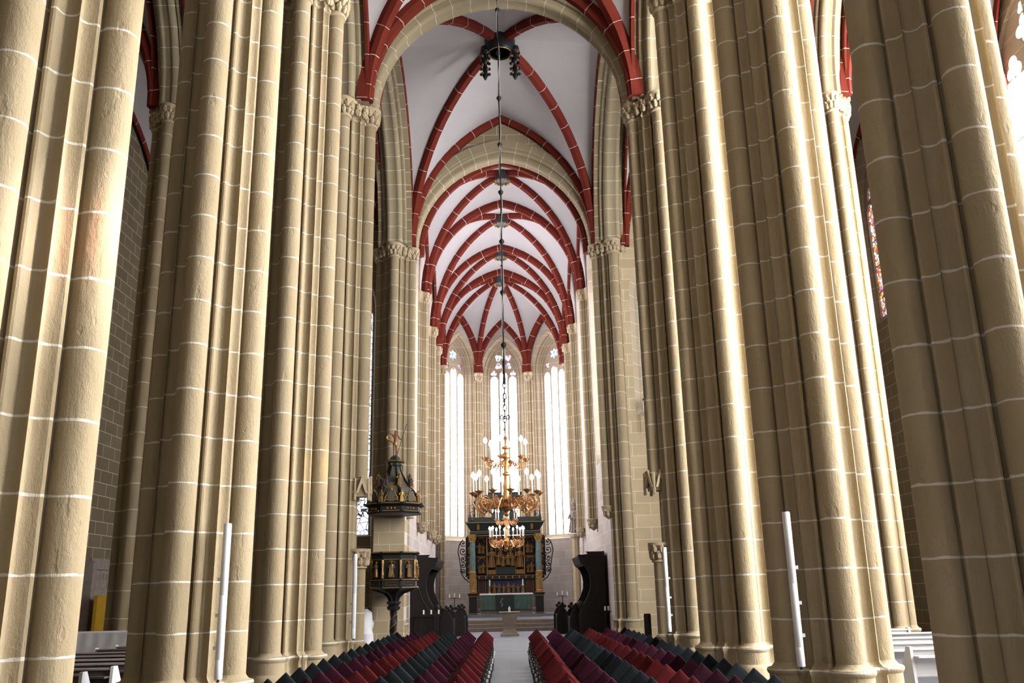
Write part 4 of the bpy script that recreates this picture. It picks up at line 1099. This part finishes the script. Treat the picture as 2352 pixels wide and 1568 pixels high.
def desk(x, y, label, s):
    r = tag(empty('choir_desk', (x, y, 0)), label, 'choir desk', 'choir desks')
    def end(dy, nm):
        h = 0.29
        pts = [(-h, 0), (h, 0), (h, 0.78)] + [(h * (1 - t) * (1 + 0.35 * t), 0.78 + 0.42 * math.sin(t * PI / 2)) for t in (0.2, 0.4, 0.6, 0.8)] + [(0.05, 1.22), (-0.05, 1.22)] + [(-h * (1 - t) * (1 + 0.35 * t), 0.78 + 0.42 * math.sin(t * PI / 2)) for t in (0.8, 0.6, 0.4, 0.2)] + [(-h, 0.78)]
        m_ = MB(); m_.prism(pts, dy, dy + 0.08, lambda u, v, d: (u, d, v)); e = m_.build(nm, M['wood'], r)
        m_ = MB(); yy = dy + 0.04
        for cx, cz in ((0, 1.37), (-0.11, 1.26), (0.11, 1.26)): m_.ball((cx, yy, cz), 0.078, 10, 6, (1, 0.6, 1))
        m_.ball((0, yy, 1.24), 0.06, 8, 5); m_.build('trefoil_finial', M['wood'], e)
    end(0, 'end_panel'); end(3.0, 'far_end_panel')
    m_ = MB(); m_.bb(s * 0.16, s * 0.20, 0.08, 3.0, 0, 0.82); m_.build('front_panel', M['wood'], r)
    m_ = MB(); m_.prism([(0.22, 0.86), (-0.18, 0.74), (-0.18, 0.70), (0.22, 0.82)], 0.08, 3.0, lambda u, v, d: (s * u, d, v)); m_.build('slanted_top', M['wood'], r)
    m_ = MB(); m_.bb(-s * 0.22, -s * 0.02, 0.08, 3.0, 0.38, 0.43); m_.build('bench', M['wood'], r)
desk(-2.80, 40.6, 'dark choir desk with trefoil finial, left side, nearer the stall', 1)
desk(-2.47, 44.2, 'dark choir desk with trefoil finial, left side, beside the steps', 1)
desk(2.86, 40.6, 'dark choir desk with trefoil finial, right side, nearer the stall', -1)
desk(2.47, 44.2, 'dark choir desk with trefoil finial, right side, beside the steps', -1)
def candle(x, y, z, h, rad, label, group, base=True):
    r = tag(empty('candle', (x, y, z)), label, 'candle', group)
    m_ = MB(); m_.lathe([(rad, 0.02), (rad, h), (rad * 0.5, h + 0.01)], (0, 0, 0), 10); m_.build('wax', M['candle'], r, sharp=40)
    m_ = MB(); m_.lathe([(rad * 1.5, 0), (rad * 1.6, 0.02), (rad * 0.9, 0.03)], (0, 0, 0), 10); m_.build('holder', M['iron'], r)
    m_ = MB(); m_.tube([(0, 0, h), (0, 0, h + 0.03)], 0.005, 5); m_.build('wick', M['black'], r)
# candle rail in front of each stall
def candle_rail(x0, x1, y, label, pts, group, side):
    r = tag(empty('candle_rail', ((x0 + x1) / 2, y, 0)), label, 'rail')
    w = (x1 - x0) / 2
    m_ = MB(); m_.bb(-w - 0.08, w + 0.08, -0.04, 0.04, 1.06, 1.10); m_.build('shelf', M['wood'], r)
    for q in (-w, w):
        m_ = MB(); m_.bb(q - 0.025, q + 0.025, -0.025, 0.025, 0, 1.06); m_.build('leg', M['wood'], r)
    for i, x in enumerate(pts): candle(x, y, 1.10, 0.19, 0.035, 'white candle on the %s candle rail, %s one from the left' % (side, ('first', 'second', 'third')[i]), group)
candle_rail(-3.75, -3.06, 39.5, 'low dark candle rail in front of the left choir stall', (-3.70, -3.38, -3.06), 'candles at the left stall', 'left')
candle_rail(4.0, 4.34, 39.5, 'low dark candle rail in front of the right choir stall', (4.02, 4.16, 4.33), 'candles at the right stall', 'right')
def candelabrum(x, y, label):
    r = tag(empty('candelabrum', (x, y, 0.56)), label, 'candelabrum', 'floor candelabra')
    m_ = MB(); m_.lathe([(0.22, 0), (0.2, 0.03), (0.03, 0.06)], (0, 0, 0), 12); m_.build('base', M['iron'], r)
    m_ = MB(); m_.cyl((0, 0, 0.04), 0.022, 1.12, 8); m_.build('pole', M['iron'], r)
    m_ = MB(); m_.bb(-0.32, 0.32, -0.015, 0.015, 1.1, 1.125); m_.build('crossbar', M['iron'], r)
    for i in (-1, 0, 1):
        m_ = MB(); m_.lathe([(0.03, 1.12), (0.03, 1.33), (0.01, 1.34)], (0.29 * i, 0, 0.04 * (i == 0)), 8); m_.build('candle', M['candle'], r)
candelabrum(-3.20, 53.0, 'thin iron three candle stand left of the altar'); candelabrum(2.98, 53.0, 'thin iron three candle stand right of the altar')
m_ = MB(); m_.tube([(0, 0, 0), (0, 0, 1.6)], 0.02, 6); 
r = tag(m_.build('banner_pole', M['wood_brown'], None, (3.78, 44.7, 0.0)), 'dark pole with long leaf shaped blade leaning by the right stall', 'pole')
m_ = MB(); m_.prism([(-0.05, 1.5), (0.05, 1.5), (0.07, 2.2), (0.03, 2.9), (0, 3.1), (-0.05, 2.9), (-0.08, 2.2)], -0.02, 0.02, lambda u, v, d: (u, d, v)); m_.build('blade', M['wood'], r)
# statue on a tall pedestal, right side of the chancel
xs_ = 3.86 + cxs(51)
r = tag(empty('pedestal', (xs_, 50.6, 0.54)), 'tall stone pedestal shaft beside the right apse window', 'pedestal', None)
m_ = MB(); m_.loft([octo(q, z) for q, z in ((0.30, 0), (0.30, 0.7), (0.24, 0.8), (0.22, 0.9), (0.22, 4.1), (0.24, 4.2), (0.30, 4.3), (0.30, 4.42), (0.2, 4.43))], False); m_.build('shaft', M['plainstone'], r)
m_ = MB(); m_.lathe([(0.30, 4.42), (0.33, 4.44), (0.30, 4.48)], (0, 0, 0), 12); m_.build('top_slab', M['linen'], r)
m_ = MB(); statuette(m_, 0, 0, 0, 1.5, (-0.5, -0.86), 77); st = m_.build('statue', M['tomb'], None, (xs_, 50.6, 5.03)); tag(st, 'grey stone robed saint standing on the tall pedestal', 'statue')
m_ = MB(); m_.lathe([(0.10, 1.5), (0.13, 1.58), (0.17, 1.66), (0.14, 1.75), (0.07, 1.88), (0.02, 2.0)], (0, 0, 0), 8); m_.build('canopy_crown', M['tomb'], st)
# dark wall bracket lamp on the transept wall, right
r = tag(empty('bracket', (6.0, 37.05, 8.3)), 'dark metal bracket lamp by the window sill of the south transept', 'lamp')
m_ = MB(); m_.lathe([(0.05, 1.2), (0.34, 1.3), (0.38, 1.38), (0.1, 1.42)], (0.1, -0.3, 0), 12); m_.build('hood', M['iron'], r)
m_ = MB(); m_.tube([(-0.12, -0.3, 1.3), (-0.12, -0.3, 0.3), (-0.16, -0.28, 0.0)], 0.03, 6); m_.build('rod', M['iron'], r)
m_ = MB(); m_.bb(-0.02, 0.02, -0.35, 0.15, 1.15, 1.2); m_.build('arm', M['iron'], r)

# ------------------------------------------------------------------ stone font table
r = tag(empty('font_pedestal', (-0.06, 43.6, 0)), 'square stone font with flaring top and foot in the middle aisle', 'font')
m_ = MB(); sq = lambda w, z: [(-w, -w, z), (w, -w, z), (w, w, z), (-w, w, z)]
m_.loft([sq(w, z) for w, z in ((0.43, 0.0), (0.43, 0.07), (0.36, 0.14), (0.25, 0.30), (0.24, 0.42), (0.30, 0.62), (0.37, 0.85), (0.39, 1.02), (0.2, 1.03))], False); m_.build('body', M['greystone'], r)
m_ = MB(); m_.box((0, 0, 1.05), (0.98, 0.98, 0.05)); m_.build('top_slab', M['greystone'], r)
r = tag(empty('candle_glass', (-0.06, 43.6, 1.075)), 'small glass candle on top of the stone font', 'candle')
m_ = MB(); m_.lathe([(0.06, 0), (0.065, 0.02), (0.045, 0.05), (0.06, 0.14), (0.05, 0.17)], (0, 0, 0), 10); m_.build('glass', M['linen'], r)
m_ = MB(); m_.lathe([(0.03, 0.15), (0.03, 0.22), (0.01, 0.23)], (0, 0, 0), 8); m_.build('wax', M['candle'], r)

# ------------------------------------------------------------------ altar
AX, AY = -0.24, 54.8
m_ = MB(); m_.bb(AX - 2.9, AX + 2.9, 53.9, 57.5, 0.56, 0.72)
tag(m_.build('altar_footpace', M['floor']), 'low pale stone step under the altar', 'step', None, 'structure')
r = tag(empty('altar_table', (AX, AY, 0.72)), 'long altar table hung with green cloth on the stone step', 'altar')
m_ = MB(); m_.bb(-1.50, 1.50, -0.45, 0.05, 0.0, 1.08); m_.build('block', M['greystone'], r)
m_ = MB(); m_.bb(-1.56, 1.56, -0.56, 0.06, 1.08, 1.17); m_.build('white_top', M['linen'], r)
m_ = MB(); rings = []
for z in (1.09, 0.7, 0.25):
    rings.append([(-1.53 + 3.06 * i / 60, -0.53 - 0.018 * math.sin(i * 1.35) * (1.15 - z) - 0.01, z) for i in range(61)])
m_.loft(rings, True, False, False); m_.build('green_frontal', M['cloth_green'], r)
m_ = MB(); m_.bb(-0.62, 0.45, -0.585, -0.56, 0.2, 1.085); pnl = m_.build('dark_green_panel', M['darkgreen'], r)
m_ = MB()
for i in range(5): m_.ball((-0.28 + 0.05 * math.sin(i * 2), -0.59, 0.45 + 0.1 * i), 0.04, 6, 4, (1, 0.3, 1.5))
m_.build('embroidery', M['marble'], pnl)
for k, x in enumerate((-0.97, 0.99)):
    r = tag(empty('altar_candlestick', (AX + x, AY - 0.35, 1.89)), 'slim white candle on a stick, %s end of the altar table' % ('left' if k == 0 else 'right'), 'candlestick', 'altar candlesticks')
    m_ = MB(); m_.lathe([(0.09, 0), (0.08, 0.03), (0.022, 0.07), (0.022, 0.40), (0.05, 0.42)], (0, 0, 0), 10); m_.build('stick', M['gold'], r)
    m_ = MB(); m_.lathe([(0.038, 0.42), (0.038, 0.76), (0.01, 0.78)], (0, 0, 0), 10); m_.build('candle', M['candle'], r)

r = tag(empty('altar_retable', (AX, AY + 0.45, 0.56)), 'tall black and gold carved retable with green marble columns behind the altar', 'retable')
z0 = 0.56
def P(mb, name, m, par=r): return mb.build(name, M[m], par)
for s in (-1, 1):
    x = s * 1.96; y = -0.80
    m_ = MB(); m_.box((x, y, 0.05), (0.64, 0.6, 0.10)); m_.box((x, y, 0.14), (0.62, 0.52, 0.08)); m_.box((x, y, 0.68), (0.46, 0.42, 1.0)); m_.box((x, y, 1.24), (0.56, 0.5, 0.1)); m_.box((x, y, 1.31), (0.66, 0.58, 0.05)); pl = P(m_, 'plinth', 'black')
    m_ = MB()
    for zz in (0.2, 1.16): m_.bb(x - 0.27, x + 0.27, y - 0.265, y - 0.24, zz, zz + 0.03)
    m_.build('gilt_line', M['gold'], pl)
    m_ = MB(); m_.lathe([(0.25, 1.33), (0.26, 1.38), (0.2, 1.42), (0.22, 1.46), (0.19, 1.5)], (x, y, 0), 14)
    m_.lathe([(0.185, 1.5), (0.19, 2.45), (0.21, 2.5), (0.21, 2.56), (0.18, 2.6)], (x, y, 0), 14)
    for i in range(5):
        for j in range(7): m_.ball((x + 0.18 * math.cos(2 * PI * (j + 0.5 * (i % 2)) / 7), y + 0.18 * math.sin(2 * PI * (j + 0.5 * (i % 2)) / 7), 1.62 + 0.18 * i), 0.055, 6, 4, (0.7, 0.7, 1.3))
    P(m_, 'carved_drum', 'gold')
    m_ = MB(); m_.lathe([(0.165, 2.58), (0.17, 3.2), (0.15, 4.30)], (x, y, 0), 16); P(m_, 'column', 'marble')
    m_ = MB(); m_.lathe([(0.155, 4.28), (0.18, 4.31), (0.15, 4.36), (0.17, 4.55), (0.24, 4.68), (0.25, 4.74), (0.15, 4.75)], (x, y, 0), 12); leafy(m_, x, y, 0.16, 4.38, 4.68, 0, 2 * PI, 2, 7, 3); P(m_, 'column_capital', 'gold')
# predella
m_ = MB(); m_.bb(-1.75, 1.75, -0.12, 0.3, 1.30, 2.15); pr = P(m_, 'predella', 'black')
m_ = MB(); m_.bb(-1.15, 1.15, -0.14, -0.10, 1.36, 2.06); m_.build('blue_ground', M['blue'], pr)
for i in range(8):
    x = -1.0 + 2.0 * i / 7
    m_ = MB(); statuette(m_, x, -0.2, 1.36, 0.46 + 0.12 * ((i * 5) % 3) / 2, (0, -1), 60 + i); P(m_, 'predella_figure', 'oldgold')
for s in (-1, 1):
    m_ = MB(); m_.bb(s * 1.62, s * 1.24, -0.15, -0.12, 1.38, 2.08); q = P(m_, 'side_panel', 'wood_brown')
    m_ = MB(); m_.tube([(s * a, -0.16, b) for a, b in ((1.22, 1.36), (1.64, 1.36), (1.64, 2.1), (1.22, 2.1), (1.22, 1.36))], 0.014, 4); m_.build('gilt_frame', M['gold'], q)
m_ = MB(); m_.bb(-2.3, 2.3, -0.32, 0.3, 2.16, 2.34); led = P(m_, 'ledge', 'black')
m_ = MB()
for i in range(11): m_.bb(-2.0 + 0.4 * i - 0.03, -2.0 + 0.4 * i + 0.03, -0.35, -0.32, 2.18, 2.32)
m_.bb(-2.3, 2.3, -0.34, -0.31, 2.335, 2.355); m_.build('dentils', M['gold'], led)
# shrine
m_ = MB(); m_.bb(-2.35, 2.35, 0.0, 0.3, 2.34, 4.7); P(m_, 'shrine_back', 'black')
m_ = MB(); m_.bb(-1.08, 1.08, -0.06, 0.0, 2.42, 4.62); P(m_, 'shrine_ground', 'wood')
for s in (-1, 1):
    m_ = MB(); m_.bb(s * 1.12 - 0.03, s * 1.12 + 0.03, -0.22, -0.02, 2.4, 4.62); P(m_, 'shrine_post', 'gold')
    m_ = MB(); m_.bb(s * 0.58 - 0.02, s * 0.58 + 0.02, -0.2, -0.04, 2.4, 4.2); P(m_, 'inner_post', 'oldgold')
    m_ = MB(); m_.bb(s * 0.62, s * 1.06, -0.3, -0.04, 2.42, 2.68); P(m_, 'saint_plinth', 'oldgold')
    m_ = MB(); statuette(m_, s * 0.84, -0.2, 2.82, 1.15, (0, -1), 90 + s); P(m_, 'side_saint', 'oldgold')
m_ = MB(); m_.bb(-0.54, 0.54, -0.2, -0.04, 2.42, 2.85); P(m_, 'lower_panel', 'darkgreen')
rr = random.Random(12)
for i in range(7):
    x = (-0.42, -0.15, 0.14, 0.42, -0.3, 0.3, 0.02)[i]; zz = (2.95, 2.88, 2.95, 2.9, 3.45, 3.45, 3.75)[i]
    m_ = MB(); statuette(m_, x, -0.2 + 0.03 * (i % 2), zz, (0.75, 0.7, 0.72, 0.75, 0.66, 0.66, 0.6)[i], (0, -1), 100 + i); P(m_, 'relief_figure', 'oldgold')
m_ = MB()
for i in range(9):
    m_.tube([(-0.9 + 0.225 * i + 0.09 * math.cos(t), -0.12, 4.35 + 0.16 * math.sin(t)) for t in [PI * k / 6 for k in range(7)]], 0.025, 5)
P(m_, 'tracery_veil', 'oldgold')
for s in (-1, 1):
    for row in range(2):
        zb = 2.42 + 1.16 * row
        for c in range(2):
            xa = s * (1.2 + 0.58 * c); xb = s * (1.72 + 0.58 * c)
            m_ = MB(); m_.bb(xa, xb, -0.05, 0.0, zb, zb + 1.06); q = P(m_, 'wing_panel', 'wood')
            m_ = MB()
            m_.tube([((xa + xb) / 2 + 0.2 * math.cos(t), -0.06, zb + 0.72 + 0.26 * math.sin(t)) for t in [PI * k / 8 for k in range(9)]], 0.02, 5)
            m_.bb(xa, xb, -0.07, -0.05, zb + 0.99, zb + 1.06)
            for k in range(2): statuette(m_, (xa + xb) / 2 + (k - 0.5) * 0.22, -0.12, zb + 0.08, 0.5 + 0.12 * ((k + c + row) % 2), (0, -1), 130 + k + row)
            m_.build('wing_relief', M['oldgold'], q)
# openwork scroll ears
for s in (-1, 1):
    m_ = MB()
    bx = s * 2.38
    m_.tube([(bx, 0.1, 2.3), (bx, 0.1, 4.65)], 0.04, 6)
    for k, (zz, q) in enumerate(((2.62, 0.17), (2.98, 0.19), (3.36, 0.2), (3.82, 0.26), (4.3, 0.2))):
        m_.tube([(bx + s * (0.20 + (q * (1 - t / 16)) * math.cos(t * 0.62 + k)), 0.1, zz + (q * (1 - t / 16)) * math.sin(t * 0.62 + k)) for t in range(15)], 0.032, 6)
        m_.ball((bx + s * 0.2, 0.1, zz), 0.05, 6, 4)
    m_.tube([(bx + s * a, 0.1, b) for a, b in ((-0.35, 1.95), (-0.15, 2.02), (0.1, 2.2), (0.3, 2.5), (0.34, 2.9), (0.42, 3.4), (0.5, 3.8), (0.42, 4.2), (0.2, 4.5))], 0.035, 6)
    P(m_, 'openwork_scroll', 'black')
# entablature: flares upward and outward
m_ = MB(); rect = lambda w, d, z: [(-w, -d, z), (w, -d, z), (w, 0.3, z), (-w, 0.3, z)]
m_.loft([rect(w, d, z) for w, d, z in ((2.12, 1.0, 4.74), (2.12, 1.0, 4.90), (2.06, 0.95, 4.92), (2.1, 0.98, 5.0), (2.34, 1.2, 5.38), (2.38, 1.24, 5.40), (2.38, 1.24, 5.46))], False); en = P(m_, 'entablature', 'darkgreen')
m_ = MB()
for zz, w, d in ((4.9, 2.13, 1.01), (5.405, 2.385, 1.245)): m_.tube([(-w, -d, zz), (w, -d, zz)], 0.016, 4)
for s in (-1, 1):
    m_.prism([(-0.08, 5.0), (0.08, 5.0), (0.07, 5.3), (-0.07, 5.3)], 0, 0.06, lambda u, v, d: (s * 1.6 + u, -0.99 - (v - 5.0) * 0.6 - d, v))
m_.build('gilt_detail', M['gold'], en)
m_ = MB(); m_.loft([rect(w, d, z) for w, d, z in ((2.2, 1.08, 5.46), (2.2, 1.08, 5.72), (2.1, 1.0, 5.74))], False); P(m_, 'attic_base', 'darkgreen')
for s in (-1, 1):
    m_ = MB(); m_.lathe([(0.03, 0), (0.09, 0.03), (0.03, 0.06)], (s * 1.95, -1.1, 5.56), 10); P(m_, 'gilt_rosette', 'gold')
m_ = MB(); m_.loft([rect(w, d, z) for w, d, z in ((0.85, 0.6, 5.72), (0.62, 0.5, 6.1), (0.75, 0.6, 6.4), (1.12, 0.85, 6.75), (1.16, 0.9, 6.82), (1.05, 0.8, 6.86), (1.05, 0.8, 7.18), (1.1, 0.85, 7.22), (0.8, 0.5, 7.26))], False); at_ = P(m_, 'attic_tablet', 'darkgreen')
m_ = MB(); m_.tube([(-0.6, -0.62, 6.42), (0.6, -0.62, 6.42)], 0.02, 5); m_.tube([(-1.15, -0.9, 6.78), (1.15, -0.9, 6.78)], 0.02, 5); m_.build('gilt_line', M['gold'], at_)
for s in (-1, 1):
    for k in range(4):
        x = s * (1.0 + 0.28 * k)
        m_ = MB(); m_.lathe([(0.08, 5.74), (0.05, 5.8), (0.06, 5.9), (0.04, 6.0), (0.05, 6.6), (0.08, 6.7), (0.04, 6.74)], (x, -0.7, 0), 8); P(m_, 'baluster', 'wood' if k % 2 else 'gold')
    m_ = MB(); statuette(m_, s * 1.42, -0.85, 5.74, 0.85, (0, -1), 170 + s); P(m_, 'attic_figure', 'oldgold')
    for k in range(2):
        m_ = MB(); m_.tube([(s * (1.95 + 0.15 * (1 - t / 14) * math.cos(t * 0.6)), -0.7, 6.0 + 0.4 * k + 0.15 * (1 - t / 14) * math.sin(t * 0.6)) for t in range(13)], 0.03, 5); P(m_, 'attic_scroll', 'oldgold')
    m_ = MB(); m_.lathe([(0.1, 5.74), (0.06, 5.85), (0.03, 6.1), (0.012, 6.9)], (s * 2.1, -0.9, 0), 8); P(m_, 'obelisk', 'wood')
# pale candle like finials along the cornice
# ------------------------------------------------------------------ chandeliers
def spiral(cx, cz, r0, r1, a0, turns, n=22):
    return [(cx + (r0 + (r1 - r0) * i / n) * math.cos(a0 + 2 * PI * turns * i / n), 0, cz + (r0 + (r1 - r0) * i / n) * math.sin(a0 + 2 * PI * turns * i / n)) for i in range(n + 1)]
def arm_meshes(R0, zr, big):
    """arm in the local XZ plane running out along +x"""
    out = []
    m_ = MB(); k = 1.0 if big else 0.62
    m_.tube([(0.12, 0, zr - 0.30 * k), (0.25 * k + 0.06, 0, zr - 0.12 * k), (0.42 * k, 0, zr - 0.22 * k), (0.55 * k, 0, zr - 0.42 * k), (0.72 * R0, 0, zr - 0.46 * k), (R0 - 0.06, 0, zr - 0.36 * k), (R0 + 0.02, 0, zr - 0.2 * k), (R0, 0, zr)], [0.022 * k, 0.022 * k, 0.02 * k, 0.02 * k, 0.02 * k, 0.018 * k, 0.016 * k, 0.014], 6)
    m_.tube(spiral(R0 - 0.20 * k, zr - 0.22 * k, 0.16 * k, 0.02, -1.2, 1.6), 0.015 * k, 5)
    m_.tube(spiral(0.36 * k, zr - 0.27 * k, 0.12 * k, 0.02, 2.0, -1.5), 0.014 * k, 5)
    m_.tube(spiral(0.50 * R0 + 0.05, zr - 0.24 * k, 0.09 * k, 0.015, 0.4, 1.4), 0.013 * k, 5)
    for i in range(5):
        a = 2 * PI * i / 5; m_.ball((R0 - 0.20 * k + 0.05 * k * math.cos(a), 0, zr - 0.22 * k + 0.05 * k * math.sin(a)), 0.028 * k, 6, 4)
    out.append(('arm', m_.mesh('arm'), 'brass'))
    m_ = MB(); m_.lathe([(0.02, zr - 0.06), (0.05, zr - 0.03), (0.105, zr + 0.015), (0.11, zr + 0.025), (0.03, zr + 0.02), (0.035, zr + 0.05)], (R0, 0, 0), 12); out.append(('drip_pan', m_.mesh('drip_pan'), 'brass'))
    m_ = MB(); m_.lathe([(0.026, zr + 0.03), (0.026, zr + 0.38), (0.012, zr + 0.385)], (R0, 0, 0), 8); out.append(('candle_tube', m_.mesh('candle_tube'), 'candle'))
    m_ = MB(); m_.lathe([(0.012, zr + 0.38), (0.05, zr + 0.425), (0.052, zr + 0.465), (0.03, zr + 0.52), (0.004, zr + 0.55)], (R0, 0, 0), 8); out.append(('bulb', m_.mesh('bulb'), 'bulb'))
    for n_, me, mm in out: me.materials.append(M[mm])
    return out
A_BIG = arm_meshes(0.83, 0.56, True); A_SM = arm_meshes(0.53, 1.42, False)
def chandelier(x, y, z, ztop, label, seed):
    r = tag(empty('chandelier', (x, y, z)), label, 'chandelier', 'brass chandeliers')
    m_ = MB(); m_.lathe([(0.01, 0.0), (0.06, 0.05), (0.03, 0.10), (0.10, 0.16), (0.17, 0.24), (0.17, 0.3), (0.17, 0.33), (0.20, 0.36), (0.21, 0.40), (0.10, 0.44), (0.07, 0.55), (0.08, 0.75), (0.055, 0.95), (0.05, 1.0), (0.10, 1.03), (0.10, 1.06), (0.05, 1.1), (0.06, 1.25), (0.075, 1.4), (0.05, 1.42), (0.11, 1.46), (0.11, 1.54), (0.05, 1.58), (0.04, 1.66), (0.12, 1.7), (0.12, 1.72), (0.03, 1.76), (0.03, 1.9), (0.06, 1.95), (0.02, 2.02), (0.02, 2.2)], (0, 0, 0), 14); m_.build('stem', M['brass'], r)
    for n_arm, ms, ph in ((12, A_BIG, 0.13), (6, A_SM, 0.3)):
        for i in range(n_arm):
            a = link('arm', ms[0][1], r); a.rotation_euler = (0, 0, ph + 2 * PI * i / n_arm)
            for n_, me, mm in ms[1:]: link(n_, me, a)
    m_ = MB()
    for i in range(8):
        c = 2.2 + 0.09 + 0.15 * i; o = 0.045
        m_.tube([((o * math.cos(t) if i % 2 else 0), (0 if i % 2 else o * math.cos(t)), c + 0.09 * math.sin(t)) for t in [2 * PI * k / 10 for k in range(11)]], 0.013, 5)
    m_.tube(spiral(0.07, 2.5, 0.07, 0.02, PI, 1.3), 0.013, 5); m_.tube([(-q[0], q[1], q[2]) for q in spiral(0.07, 2.5, 0.07, 0.02, PI, 1.3)], 0.013, 5)
    m_.lathe([(0.02, 3.35), (0.04, 3.42), (0.03, 3.8), (0.05, 3.95), (0.02, 4.05)], (0, 0, 0), 10)
    m_.build('chain', M['iron'], r)
    m_ = MB(); zt = ztop - z; m_.tube([(0, 0, 3.4), (0, 0, zt)], 0.019, 6)
    hang = m_.build('hanging_rod', M['iron'], r)
    m_ = MB(); m_.tube([(0.035 * math.cos(k * 0.9), 0.035 * math.sin(k * 0.9) - 0.01, 3.9 + (zt - 3.9) * k / 44) for k in range(45)], 0.012, 5); m_.build('cable', M['steel'], hang)
    zz = 4.4
    m_ = MB(); m_.lathe([(0.02, -0.09), (0.065, -0.02), (0.075, 0.03), (0.02, 0.09)], (0, 0, 0), 8); bead = m_.mesh('bead'); bead.materials.append(M['iron'])
    while zz < zt - 0.5:
        link('bead', bead, hang, (0, 0, zz)); zz += 1.45
    return r
chandelier(-0.05, 22.4, 3.78, 22.0, 'large brass candle chandelier nearest the viewer, hanging before the altar', 1)
chandelier(-0.12, 44.0, 3.92, 22.2, 'second brass candle chandelier hanging lower in view, in front of the retable', 2)
